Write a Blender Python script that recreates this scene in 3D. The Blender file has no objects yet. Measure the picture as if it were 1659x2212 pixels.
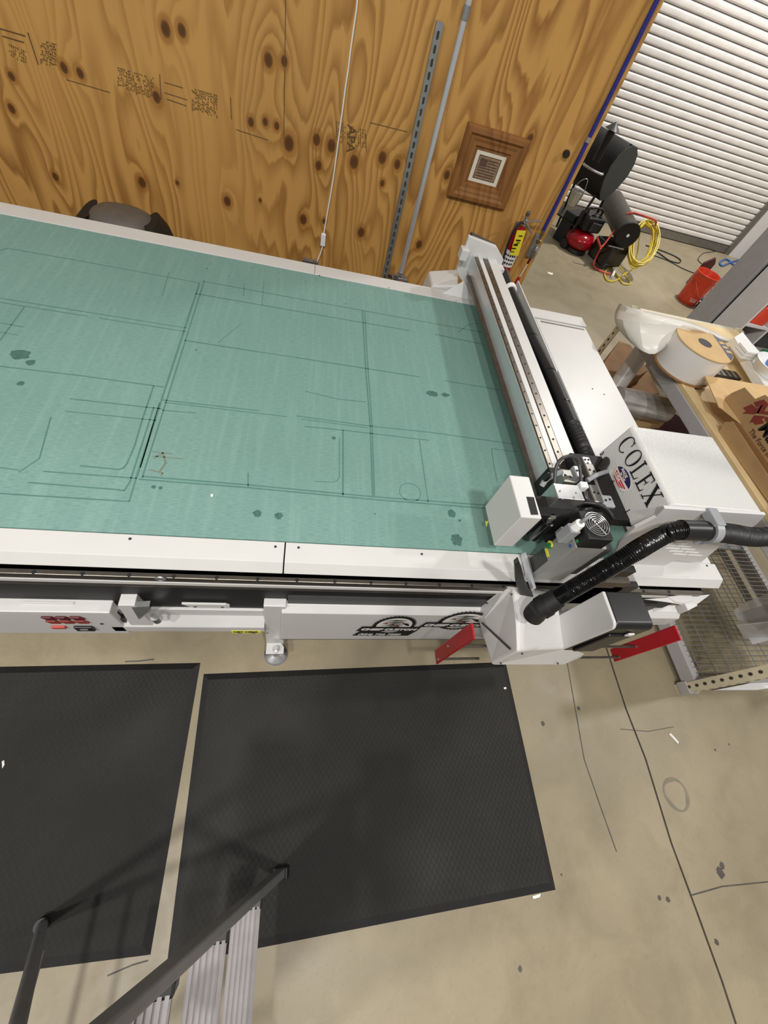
import bpy, bmesh, math, random
from mathutils import Vector, Matrix
random.seed(7)
C = bpy.context.scene.collection
# ------------------------------------------------------------------ survey of the room
# origin: floor point straight under the camera; x along the cutting table, y towards the plywood wall
F = 873.552; CX, CY = 829.5, 1106.0; HC = 2.08
RM = ((0.9738462, -0.0587620, 0.2194781), (0.0682749, -0.8456502, -0.5293527), (0.2167075, 0.5304930, -0.8195213))
def at(u, v, x=None, y=None, z=None):
    """sight line through an image point met with a real plane x=, y= or z="""
    a, b = (u-CX)/F, (v-CY)/F
    d = [RM[0][i]*a + RM[1][i]*b + RM[2][i] for i in range(3)]
    t = (z-HC)/d[2] if z is not None else (x/d[0] if x is not None else y/d[1])
    return Vector((t*d[0], t*d[1], HC+t*d[2]))

# ------------------------------------------------------------------ materials
def lin(c):
    return tuple(((v/255)/12.92 if v/255 <= .04045 else ((v/255+.055)/1.055)**2.4) for v in c) + (1,)
MATS = {}
class NT:
    def __init__(s, name):
        s.m = bpy.data.materials.new(name); s.m.use_nodes = True
        s.t = s.m.node_tree; s.b = s.t.nodes['Principled BSDF']; MATS[name] = s.m
    def n(s, ty, **kw):
        nd = s.t.nodes.new(ty)
        for k, v in kw.items():
            if k[0] == 'i' and k[1:].isdigit(): s.set(nd.inputs[int(k[1:])], v)
            else: setattr(nd, k, v)
        return nd
    def set(s, inp, v):
        if isinstance(v, bpy.types.NodeSocket): s.t.links.new(v, inp)
        else: inp.default_value = v
    def math(s, op, a, b=0.0, c=0.0):
        nd = s.n('ShaderNodeMath', operation=op); s.set(nd.inputs[0], a); s.set(nd.inputs[1], b)
        if op in ('MULTIPLY_ADD',): s.set(nd.inputs[2], c)
        return nd.outputs[0]
    def mix(s, f, a, b, blend='MIX'):
        nd = s.n('ShaderNodeMix', data_type='RGBA', blend_type=blend)
        s.set(nd.inputs[0], f); s.set(nd.inputs[6], a); s.set(nd.inputs[7], b); return nd.outputs[2]
    def ramp(s, f, stops):
        nd = s.n('ShaderNodeValToRGB'); s.set(nd.inputs[0], f); e = nd.color_ramp.elements
        while len(e) < len(stops): e.new(.5)
        for q, (p, c) in zip(e, stops): q.position = p; q.color = c
        return nd.outputs[0]
    def obj(s, scale=(1,1,1), loc=(0,0,0)):
        tc = s.n('ShaderNodeTexCoord'); mp = s.n('ShaderNodeMapping')
        s.t.links.new(tc.outputs['Object'], mp.inputs[0]); mp.inputs['Scale'].default_value = scale; mp.inputs['Location'].default_value = loc
        return mp.outputs[0]
    def noise(s, vec, scale, detail=4, rough=.55, dist=0):
        nd = s.n('ShaderNodeTexNoise'); s.set(nd.inputs['Vector'], vec); nd.inputs['Scale'].default_value = scale
        nd.inputs['Detail'].default_value = detail; nd.inputs['Roughness'].default_value = rough; nd.inputs['Distortion'].default_value = dist
        return nd.outputs['Fac']
    def bump(s, h, strength=.3, dist=.005):
        nd = s.n('ShaderNodeBump'); s.set(nd.inputs['Height'], h); nd.inputs['Strength'].default_value = strength; nd.inputs['Distance'].default_value = dist
        s.t.links.new(nd.outputs[0], s.b.inputs['Normal'])
    def col(s, v): s.set(s.b.inputs['Base Color'], v); return s
    def fin(s, rough=.5, metal=0, spec=.5):
        s.b.inputs['Roughness'].default_value = rough; s.b.inputs['Metallic'].default_value = metal; s.b.inputs['Specular IOR Level'].default_value = spec; return s.m
def plain(name, rgb, rough=.5, metal=0, var=.06, scale=18, spec=.5, bump=0):
    t = NT(name); v = t.noise(t.obj(), scale, 4)
    base = lin(rgb); dk = tuple(c*(1-var*2) for c in base[:3])+(1,); lt = tuple(min(1, c*(1+var)) for c in base[:3])+(1,)
    t.col(t.ramp(v, [(.3, dk), (.7, lt)]))
    if bump: t.bump(t.noise(t.obj(), scale*12, 2), bump, .002)
    return t.fin(rough, metal, spec)

plain('white_paint', (208,207,204), .38, var=.015, scale=6)
plain('white_side', (208,206,204), .42, var=.015, scale=6)
t = NT('white_textured_paint'); t.col(lin((206,206,203))); t.bump(t.noise(t.obj(), 260, 2, .5), .55, .0025); t.fin(.28)
plain('silver', (196,196,196), .28, .9, .04, 40)
plain('anodised_silver', (214,217,222), .32, .55, .02, 30)
plain('steel_rail', (112,106,98), .34, .85, .08, 30)
plain('steel_grey', (150,147,142), .35, .8, .08, 30)
plain('galvanised', (168,170,170), .42, .75, .10, 25)
plain('black_plastic', (24,24,25), .38, var=.1)
plain('black_matte', (16,16,17), .6, var=.1)
plain('black_rubber', (30,30,31), .5, var=.1)
plain('black_gloss', (13,13,14), .22, var=.05)
plain('grey_case', (150,150,146), .42, .2, .04)
plain('grey_plastic', (150,152,156), .4, var=.04)
plain('dark_grey', (60,60,60), .45, var=.08)
plain('red_plastic', (170,26,36), .3, var=.05)
plain('red_enamel', (150,16,28), .14, var=.08)
plain('red_frame', (196,72,58), .35, var=.08)
plain('orange_bucket', (216,66,38), .32, var=.06)
plain('yellow_cord', (214,190,52), .45, var=.1)
plain('yellow_tag', (232,216,50), .55, var=.03)
plain('yellow_label', (226,222,60), .5, var=.03)
plain('white_plastic', (240,240,238), .35, var=.02)
plain('white_label', (228,225,220), .55, var=.03)
plain('blue_pipe', (40,42,130), .4, var=.08)
plain('blue_hose', (62,104,168), .4, var=.08)
plain('brass', (170,150,110), .3, .8, .1)
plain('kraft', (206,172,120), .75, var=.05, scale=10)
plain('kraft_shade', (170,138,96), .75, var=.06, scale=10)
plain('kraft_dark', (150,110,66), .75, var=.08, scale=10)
plain('rack_cream', (214,204,176), .45, var=.05)
plain('rack_grey', (176,174,174), .45, var=.03)
plain('cabinet_white', (226,221,220), .5, var=.02)
plain('cabinet_dark', (70,72,70), .6, var=.1)
plain('shiny_film', (222,218,214), .3, var=.02, scale=5)
plain('navy_print', (70,76,98), .5)
plain('ink_black', (14,14,14), .5)
plain('ink_red', (126,48,40), .6)
plain('ink_brown', (96,58,40), .6)
plain('flag_blue', (38,36,78), .4)
plain('flag_red', (190,46,46), .4)
plain('flag_white', (226,218,216), .4)
plain('green_button', (24,120,60), .35)
plain('blue_sticker', (60,84,176), .4)
plain('green_sticker', (60,130,80), .4)
plain('screen_dark', (46,45,44), .3, var=.25, scale=40)
plain('grill_grey', (58,62,58), .5, .2, .08)
plain('heater_grey', (84,82,74), .42, .4, .1)
plain('bag_maroon', (84,22,30), .35, var=.3, scale=40)
plain('bag_brown', (92,78,72), .3, var=.35, scale=20)
plain('green_thing', (40,128,84), .5)
plain('blue_ball', (86,140,220), .25)
plain('pink_thing', (226,206,206), .5)
plain('paper_white', (240,238,232), .7, var=.02)
plain('wood_frame_edge', (150,104,58), .6, var=.1)
plain('pallet_wood', (222,196,148), .65, var=.07, scale=7)
plain('chair_grey', (94,86,78), .6, var=.06)
plain('teal_dark', (20,30,32), .4)
plain('orange_mark', (226,110,60), .4)
plain('felt_mark', (90,128,118), .95, var=.05, spec=.1)
plain('felt_stain', (78,110,102), .95, var=.12, scale=60, spec=.1)
plain('felt_scribble', (120,132,116), .95, spec=.1)
plain('ladder_grey', (112,112,113), .42, .2, .05)
plain('aluminium', (150,145,145), .5, .35, .06, 20)
plain('print_stain', (106,76,38), .6, var=.2, scale=60)
plain('sepia_print', (150,124,92), .7, var=.2, scale=50)
plain('sepia_dark', (92,66,56), .7, var=.2, scale=50)
plain('mat_board', (222,214,196), .7, var=.02)
# translucent plastic
t = NT('clear_plastic'); t.col(lin((226,226,228))); t.b.inputs['Transmission Weight'].default_value = .0; t.b.inputs['Alpha'].default_value = .42; t.fin(.2)
t = NT('film_tube'); t.col(t.ramp(t.noise(t.obj((1,1,8)), 5, 3), [(.3, lin((150,146,144))), (.7, lin((226,222,220)))])); t.fin(.16, .35)
t = NT('milky_sheet'); t.col(lin((236,232,224))); t.b.inputs['Alpha'].default_value = .9; t.bump(t.noise(t.obj(), 9, 2), .25, .02); t.fin(.35)

# concrete floor
t = NT('concrete')
o = t.obj()
n1 = t.noise(o, .8, 6, .6, .4); n2 = t.noise(o, 5, 6, .65, .6); n3 = t.noise(o, 60, 3, .6); n4 = t.noise(o, 2.2, 8, .7, 1.2)
c1 = t.ramp(n1, [(.3, lin((137,126,102))), (.5, lin((151,139,114))), (.72, lin((163,151,125)))])
c2 = t.mix(t.math('MULTIPLY', t.ramp(n2, [(.35, (1,1,1,1)), (.55, (0,0,0,1))]), .28), c1, lin((126,115,92)))
c3 = t.mix(t.math('MULTIPLY', t.ramp(n4, [(.60, (0,0,0,1)), (.75, (1,1,1,1))]), .45), c2, lin((138,127,104)))
c4 = t.mix(t.math('MULTIPLY', t.ramp(n3, [(.55, (0,0,0,1)), (.8, (1,1,1,1))]), .22), c3, lin((112,102,82)))
t.col(c4); t.set(t.b.inputs['Roughness'], t.ramp(n2, [(.3, (.36,)*3+(1,)), (.7, (.55,)*3+(1,))])); t.bump(n3, .08, .004)
t.b.inputs['Specular IOR Level'].default_value = .45
plain('joint_dark', (66,58,46), .9, var=.2)
plain('floor_stain', (132,124,106), .6, var=.1)
plain('floor_oil', (86,80,72), .6, var=.2)

# felt cutting surface: fibres run along the table
t = NT('green_felt')
f1 = t.noise(t.obj((40, 420, 40)), 1, 4, .6); f2 = t.noise(t.obj((7, 40, 7)), 1, 4, .6); f3 = t.noise(t.obj(), .9, 4)
f4 = t.noise(t.obj((45, 2.2, 1)), 1, 3, .5)
c = t.ramp(f1, [(.25, lin((100,136,128))), (.75, lin((140,172,164)))])
c = t.mix(t.math('MULTIPLY', f2, .35), c, lin((108,144,136)))
c = t.mix(t.math('MULTIPLY', t.ramp(f4, [(.5, (0,0,0,1)), (.7, (1,1,1,1))]), .18), c, lin((156,186,178)))
c = t.mix(t.math('MULTIPLY', t.ramp(f3, [(.4, (0,0,0,1)), (.65, (1,1,1,1))]), .25), c, lin((96,134,126)))
t.col(c); t.bump(f1, .25, .002); t.fin(.95, 0, .1)

# rubber mat, small basket-weave pattern
t = NT('mat_rubber')
o = t.obj()
br = t.n('ShaderNodeTexChecker'); t.set(br.inputs['Vector'], t.obj((88, 60, 1))); br.inputs['Scale'].default_value = 1
wv = t.n('ShaderNodeTexWave', wave_type='BANDS', bands_direction='Y'); t.set(wv.inputs['Vector'], o); wv.inputs['Scale'].default_value = 70
wx = t.n('ShaderNodeTexWave', wave_type='BANDS', bands_direction='X'); t.set(wx.inputs['Vector'], o); wx.inputs['Scale'].default_value = 70
h = t.math('ADD', t.math('MULTIPLY', wv.outputs['Fac'], br.outputs['Fac']), t.math('MULTIPLY', wx.outputs['Fac'], t.math('SUBTRACT', 1.0, br.outputs['Fac'])))
c = t.ramp(t.noise(o, 3, 5, .6), [(.3, lin((37,35,33))), (.7, lin((46,44,41)))])
t.col(t.mix(t.math('MULTIPLY', t.ramp(h, [(.1, (1,1,1,1)), (.5, (0,0,0,1))]), .35), c, lin((27,26,25))))
t.bump(h, .35, .004); t.fin(.62, 0, .35)
plain('mat_edge', (30,29,28), .6, var=.08)

# wood with cathedral grain; knots are where the boards have them
def plywood(name, knots, light, dark, freq=34):
    t = NT(name)
    tc = t.n('ShaderNodeTexCoord'); sep = t.n('ShaderNodeSeparateXYZ'); t.t.links.new(tc.outputs['Object'], sep.inputs[0])
    X, Z = sep.outputs[0], sep.outputs[2]
    base = t.noise(t.obj((2.3, 1, .42)), 1, 2, .45)
    fine = t.noise(t.obj((9, 1, .8)), 1, 3, .5)
    fld = t.math('ADD', t.math('MULTIPLY', X, .36), t.math('ADD', base, t.math('MULTIPLY', fine, .10)))
    core = None; halo = None
    for kx, kz, r in knots:
        dx = t.math('MULTIPLY', t.math('SUBTRACT', X, kx), 1/r); dz = t.math('MULTIPLY', t.math('SUBTRACT', Z, kz), 1/(r*1.35))
        q = t.math('ADD', t.math('MULTIPLY', dx, dx), t.math('MULTIPLY', dz, dz))
        g = t.math('DIVIDE', 1.0, t.math('MULTIPLY_ADD', q, 1.0, 1.0)); 
        dz2 = t.math('MULTIPLY', dz, .32)
        q2 = t.math('ADD', t.math('MULTIPLY', dx, t.math('MULTIPLY', dx, .22)), t.math('MULTIPLY', dz2, dz2))
        h = t.math('DIVIDE', r*3.2, t.math('MULTIPLY_ADD', q2, 1.0, 1.0))
        core = g if core is None else t.math('MAXIMUM', core, g)
        halo = h if halo is None else t.math('ADD', halo, h)
    if halo is not None: fld = t.math('ADD', fld, halo)
    ln = t.math('FRACT', t.math('MULTIPLY', fld, freq))
    grain = t.ramp(ln, [(0, (0,0,0,1)), (.30, (.06,)*3+(1,)), (.84, (1,)*3+(1,)), (.95, (.5,)*3+(1,)), (1, (.0,)*3+(1,))])
    fib = t.noise(t.obj((160, 1, 5)), 1, 3, .6)
    amt = t.math('MULTIPLY', grain, t.ramp(t.noise(t.obj((1.6, 1, .6), (3,0,5)), 1, 3), [(.3, (.25,)*3+(1,)), (.6, (.85,)*3+(1,))]))
    c = t.mix(amt, light, dark)
    c = t.mix(t.math('MULTIPLY', fib, .28), c, tuple(v*.72 for v in light[:3])+(1,))
    c = t.mix(t.math('MULTIPLY', t.ramp(t.noise(t.obj((1, 1, .5), (9,0,2)), 1.1, 4), [(.45, (0,0,0,1)), (.7, (1,1,1,1))]), .35), c, tuple(v*.62 for v in light[:3])+(1,))
    if core is not None:
        c = t.mix(t.ramp(core, [(.24, (0,0,0,1)), (.36, (.5,)*3+(1,)), (.5, (.6,)*3+(1,))]), c, lin((150,96,36)))
        c = t.mix(t.ramp(core, [(.52, (0,0,0,1)), (.66, (.8,)*3+(1,)), (.85, (.95,)*3+(1,))]), c, lin((88,54,26)))
    t.col(c); t.bump(ln, .05, .003); t.fin(.5, 0, .35); return t.m

# ------------------------------------------------------------------ mesh helpers
def join(o, parent):
    o.parent = parent
    if parent.type == 'EMPTY': o.matrix_parent_inverse = Matrix.Translation(-parent.location)
class MB:
    def __init__(s): s.bm = bmesh.new(); s.mi = 0
    def face(s, vs):
        try:
            f = s.bm.faces.new(vs); f.material_index = s.mi; return f
        except ValueError: return None
    def poly(s, pts): return s.face([s.bm.verts.new(p) for p in pts])
    def mesh(s, verts, faces):
        v = [s.bm.verts.new(p) for p in verts]
        for f in faces: s.face([v[i] for i in f])
        return s
    def box(s, lo, hi):
        x0,y0,z0 = lo; x1,y1,z1 = hi
        s.mesh([(x0,y0,z0),(x1,y0,z0),(x1,y1,z0),(x0,y1,z0),(x0,y0,z1),(x1,y0,z1),(x1,y1,z1),(x0,y1,z1)],
               [(3,2,1,0),(4,5,6,7),(0,1,5,4),(1,2,6,5),(2,3,7,6),(3,0,4,7)]); return s
    def obox(s, c, ax, ay, az):
        c = Vector(c); ax, ay, az = Vector(ax), Vector(ay), Vector(az)
        vs = [c+sx*ax+sy*ay+sz*az for sz in (-1,1) for sx,sy in ((-1,-1),(1,-1),(1,1),(-1,1))]
        s.mesh(vs, [(3,2,1,0),(4,5,6,7),(0,1,5,4),(1,2,6,5),(2,3,7,6),(3,0,4,7)]); return s
    def prism(s, pts, d):
        """outline (list of points in order) given depth along vector d"""
        d = Vector(d); a = [s.bm.verts.new(p) for p in pts]; b = [s.bm.verts.new(Vector(p)+d) for p in pts]
        s.face(a[::-1]); s.face(b); n = len(a)
        for i in range(n): s.face([a[i], a[(i+1)%n], b[(i+1)%n], b[i]])
        return s
    def rings(s, rs, cap=True, close=False):
        R = [[s.bm.verts.new(p) for p in r] for r in rs]; n = len(R[0])
        for i in range(len(R)-1 + (1 if close else 0)):
            A, B = R[i], R[(i+1)%len(R)]
            for j in range(n): s.face([A[j], A[(j+1)%n], B[(j+1)%n], B[j]])
        if cap and not close: s.face(R[0][::-1]); s.face(R[-1])
        return s
    def cyl(s, p0, p1, r0, r1=None, n=24, cap=True):
        p0, p1 = Vector(p0), Vector(p1); r1 = r0 if r1 is None else r1; d = (p1-p0).normalized()
        u = d.orthogonal().normalized(); w = d.cross(u)
        s.rings([[p+r*(math.cos(k*2*math.pi/n)*u+math.sin(k*2*math.pi/n)*w) for k in range(n)] for p, r in ((p0,r0),(p1,r1))], cap); return s
    def lathe(s, p, d, prof, n=32):
        """prof: (distance along d, radius)"""
        p, d = Vector(p), Vector(d).normalized(); u = d.orthogonal().normalized(); w = d.cross(u)
        s.rings([[p+d*h+max(r,1e-4)*(math.cos(k*2*math.pi/n)*u+math.sin(k*2*math.pi/n)*w) for k in range(n)] for h, r in prof]); return s
    def tube(s, path, r, n=10, sub=6, smooth=True, rfun=None, closed=False):
        P = spline(path, sub, closed) if smooth else [Vector(p) for p in path]
        m = len(P); T = []
        for i in range(m):
            a = P[i-1] if (i > 0 or closed) else P[i]; b = P[(i+1)%m] if (i < m-1 or closed) else P[i]
            T.append((b-a).normalized())
        u = T[0].orthogonal().normalized(); R = []; L = 0
        for i in range(m):
            u = (u - T[i]*u.dot(T[i])).normalized(); w = T[i].cross(u)
            if i: L += (P[i]-P[i-1]).length
            rr = rfun(L) if rfun else r
            R.append([P[i]+rr*(math.cos(k*2*math.pi/n)*u+math.sin(k*2*math.pi/n)*w) for k in range(n)])
        s.rings(R, close=closed); return s
    def sphere(s, c, r, n=20, sc=(1,1,1)):
        m = Matrix.Translation(c) @ Matrix.Diagonal((sc[0],sc[1],sc[2],1))
        g = bmesh.ops.create_uvsphere(s.bm, u_segments=n, v_segments=n//2, radius=r, matrix=m)
        for v in g['verts']:
            for f in v.link_faces: f.material_index = s.mi
        return s
    def build(s, name, mats, parent=None, smooth=False, bevel=0, seg=2, angle=40):
        bmesh.ops.recalc_face_normals(s.bm, faces=s.bm.faces)
        me = bpy.data.meshes.new(name); s.bm.to_mesh(me); s.bm.free()
        o = bpy.data.objects.new(name, me); C.objects.link(o)
        for m in ([mats] if isinstance(mats, str) else mats): me.materials.append(MATS[m])
        if smooth:
            me.shade_smooth()
            me.set_sharp_from_angle(angle=math.radians(angle))
        if bevel:
            b = o.modifiers.new('bevel', 'BEVEL'); b.width = bevel; b.segments = seg; b.limit_method = 'ANGLE'; b.angle_limit = math.radians(30); b.harden_normals = False
        if parent:
            join(o, parent)
        return o
def spline(P, sub=6, closed=False):
    P = [Vector(p) for p in P]; n = len(P); out = []
    for i in range(n if closed else n-1):
        p0 = P[i-1] if (i > 0 or closed) else P[0]*2-P[1]; p1 = P[i]; p2 = P[(i+1)%n]
        p3 = P[(i+2)%n] if (i+2 < n or closed) else P[-1]*2-P[-2]
        for k in range(sub):
            t = k/sub
            out.append(.5*((2*p1)+(p2-p0)*t+(2*p0-5*p1+4*p2-p3)*t*t+(3*p1-p0-3*p2+p3)*t**3))
    if not closed: out.append(P[-1])
    return out
def thing(name, label, cat, loc, group=None):
    o = bpy.data.objects.new(name, None); C.objects.link(o); o.location = loc; o.empty_display_size = .05
    o['label'] = label; o['category'] = cat
    if group: o['group'] = group
    return o
def tag(o, label, cat, group=None):
    o['label'] = label; o['category'] = cat
    if group: o['group'] = group
    return o
def struct(o): o['kind'] = 'structure'; return o
def bx(name, lo, hi, mat, parent=None, bevel=0): return MB().box(lo, hi).build(name, mat, parent, bevel=bevel)
def letters(name, s, org, ux, uy, size, mat, parent, bold=0, depth=.0006, shear=0):
    """flat lettering in a plane: origin, direction of writing ux, up direction uy"""
    cu = bpy.data.curves.new(name, 'FONT'); cu.body = s; cu.size = size; cu.offset = bold; cu.extrude = depth; cu.resolution_u = 3; cu.shear = shear
    tmp = bpy.data.objects.new(name, cu); C.objects.link(tmp)
    me = bpy.data.meshes.new_from_object(tmp.evaluated_get(bpy.context.evaluated_depsgraph_get()))
    C.objects.unlink(tmp); bpy.data.objects.remove(tmp); bpy.data.curves.remove(cu)
    ux = Vector(ux).normalized(); uy = Vector(uy); uy = (uy-ux*uy.dot(ux)).normalized(); n = ux.cross(uy)
    for v in me.vertices: v.co = Vector(org)+ux*v.co.x+uy*v.co.y+n*v.co.z
    me.materials.clear(); me.materials.append(MATS[mat]); me.name = name
    o = bpy.data.objects.new(name, me); C.objects.link(o)
    if parent:
        join(o, parent)
    return o
def strip(mb, p, q, w, z):
    """thin flat strip on a horizontal plane"""
    p, q = Vector(p), Vector(q); d = (q-p).normalized(); s = Vector((-d.y, d.x, 0))*w/2
    mb.poly([(p.x-s.x,p.y-s.y,z),(q.x-s.x,q.y-s.y,z),(q.x+s.x,q.y+s.y,z),(p.x+s.x,p.y+s.y,z)])
def blob(mb, c, rx, ry, z, n=18, jit=.18):
    ph = [1+random.uniform(-jit, jit) for _ in range(n)]
    mb.poly([(c[0]+rx*ph[k]*math.cos(k*2*math.pi/n), c[1]+ry*ph[k]*math.sin(k*2*math.pi/n), z) for k in range(n)])
# ================================================================== SETTING
YW = 3.30
struct(bx('floor', (-6, -5, -.1), (11, 7.4, 0), 'concrete'))
fl = bpy.data.objects['floor']
# saw-cut joint, stains and cracks on the slab
m = MB()
jp = [at(u, v, z=.0012) for u, v in ((1310,1400),(1352,1530),(1395,1640),(1450,1820),(1502,1960),(1560,2120),(1590,2212))]
for a, b in zip(jp, jp[1:]): strip(m, a, b, .009, .0012)
m.build('floor_joint', 'joint_dark', fl)
m = MB()
for path, w in (([(1225,1430),(1262,1640),(1300,1750),(1332,1840)], .005), ([(1659,1905),(1560,1915),(1490,1935)], .005), ([(1340,1575),(1400,1580),(1455,1570)], .003),
                ([(232,2108),(285,2085),(320,2075)], .004), ([(270,1429),(300,1428),(333,1424)], .006)):
    pp = [at(u, v, z=.001) for u, v in path]
    for a, b in zip(pp, pp[1:]): strip(m, a, b, w, .001)
for u, v, r in ((1556,1885,.02),(1560,1870,.013),(1250,1530,.009),(1173,1563,.01),(1545,1620,.006),(1575,1608,.005),(1425,1940,.008),(1443,1943,.01),(1548,2035,.01),(1124,2093,.008),(1213,1890,.004)):
    c = at(u, v, z=.001); blob(m, c, r, r*1.1, .001)
m.build('floor_mark', 'floor_oil', fl)
m = MB(); c = at(1461, 1716, z=.001)
m.mi = 0; n = 36
for k in range(n):
    a, b = k*2*math.pi/n, (k+1)*2*math.pi/n
    ro, ri = .072, .058+.006*math.sin(3*a)
    m.poly([(c.x+r*math.cos(q), c.y+1.0*r*math.sin(q), .001) for r, q in ((ri,a),(ro,a),(ro,b),(ri,b))])
m.build('ring_stain', 'floor_stain', fl)

# plywood partition
def wp(u, v): return at(u, v, y=YW)
kn = [(358,63,9),(393,66,8),(580,130,9),(614,132,7),(138,146,7),(173,158,7),(338,210,8),(542,264,7),(573,263,6),(598,272,6),(624,310,12),(684,302,9),(716,315,10),
      (688,358,8),(765,350,11),(826,341,10),(307,394,9),(491,435,9),(655,474,10),(780,502,10),(905,528,9),(965,378,8),(25,235,7),(120,382,7),(562,433,4),(383,395,4),(858,355,8),(25,165,6),(700,478,5),(1145,300,8),(826,396,6)]
knots = []
for u, v, r in kn:
    p = wp(u, v); knots.append((round(p.x,3), round(p.z,3), r*.0030))
plywood('plywood', knots, lin((206,156,86)), lin((132,82,30)), 20)
xe = 1.705
w = struct(bx('wall_back', (-4.2, YW, 0), (xe, YW+.018, 3.4), 'plywood'))
plywood('pine_stud', [], lin((160,112,66)), lin((126,80,40)), 20)
struct(bx('trim_1', (xe-.036, YW+.018, 0), (xe+.001, YW+.11, 3.4), 'pine_stud'))
struct(bx('trim_2', (xe+.001, YW+.10, 0), (xe+.012, YW+.125, 3.4), 'white_label'))
# seams, printed grade stamps and scratches on the sheets
m = MB()
def vline(u0, v0, u1, v1, wd, mb):
    a, b = wp(u0, v0), wp(u1, v1); d = (b-a).normalized(); s = Vector((-d.z, 0, d.x))*wd/2
    y = YW-.0008
    mb.poly([(q.x, y, q.z) for q in (a-s, b-s, b+s, a+s)])
vline(618,-60,613,300,.004,m); vline(60,70,83,140,.006,m); vline(0,62,55,78,.006,m); vline(5,78,52,92,.006,m)
for a in ((345,160,348,215),(355,178,395,190),(355,200,405,216),(360,214,403,229),(498,210,500,258),(510,280,580,303),(143,172,238,200),(790,290,792,330),(800,265,880,285)): vline(*a, .004, m)
m.build('sheet_seam', 'print_stain', w)
m = MB()
def stampblock(u0, v0, u1, v1, n, hgt):
    for k in range(n):
        t = k/(n-1); u = u0+(u1-u0)*t; v = v0+(v1-v0)*t
        p = 0
        while p < hgt:
            l = random.uniform(2, 6)
            if random.random() < .7: vline(u+random.uniform(-.6,.6), v+p, u+random.uniform(-.6,.6)+1, v+p+l, .0048, m)
            p += l+random.uniform(1, 2.5)
stampblock(88,85,120,95,11,48); stampblock(20,95,55,110,9,26); stampblock(255,145,330,168,22,42); stampblock(415,190,468,205,18,46); stampblock(726,262,788,280,14,40)
m.build('grade_stamp', 'print_stain', w)
a = wp(748, 268); letters('grade_stamp', 'APA', a+Vector((.012,-.001,.0)), (.08,0,-1), (1,0,.08), .07, 'print_stain', w, .001)

# far wall with roll-up door
YD = 7.2
pr_ = []; z = .11; pitch = .079
prof = []
while z < 3.6:
    for f, d in ((0,.0),(.10,-.026),(.22,-.036),(.5,-.040),(.78,-.036),(.90,-.026)): prof.append((z+f*pitch, d))
    z += pitch
m = MB(); x0, x1 = 2.2, 6.93
va = [m.bm.verts.new((x0, YD+d, zz)) for zz, d in prof]; vb = [m.bm.verts.new((x1, YD+d, zz)) for zz, d in prof]
for i in range(len(va)-1): m.face([va[i], vb[i], vb[i+1], va[i+1]])
plain('door_sheet', (232,227,222), .45, .0, .04, 8)
door = struct(m.build('door_1', 'door_sheet', smooth=True, angle=25))
m = MB()
k = 0; zz = .11
while zz < 3.6:
    m.box((x0, YD-.004, zz-.007), (x1, YD+.001, zz+.007)); zz += pitch
m.build('slat_joint', 'dark_grey', door)
bx('bottom_bar', (x0, YD-.05, .012), (x1, YD-.005, .11), 'steel_grey', door); bx('bottom_seal', (x0, YD-.04, 0), (x1, YD-.012, .014), 'black_rubber', door)
struct(bx('trim_3', (6.93, YD-.07, 0), (7.03, YD+.02, 3.6), 'steel_grey'))
struct(bx('wall_far', (7.03, YD-.09, 0), (11, YD+.05, 3.6), 'cabinet_white'))
struct(bx('wall_right', (10.9, -5, 0), (11, YD-.1, 3.6), 'cabinet_white'))
struct(bx('wall_far_side', (-6, YD+.02, 0), (2.2, YD+.12, 3.6), 'cabinet_white'))

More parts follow.
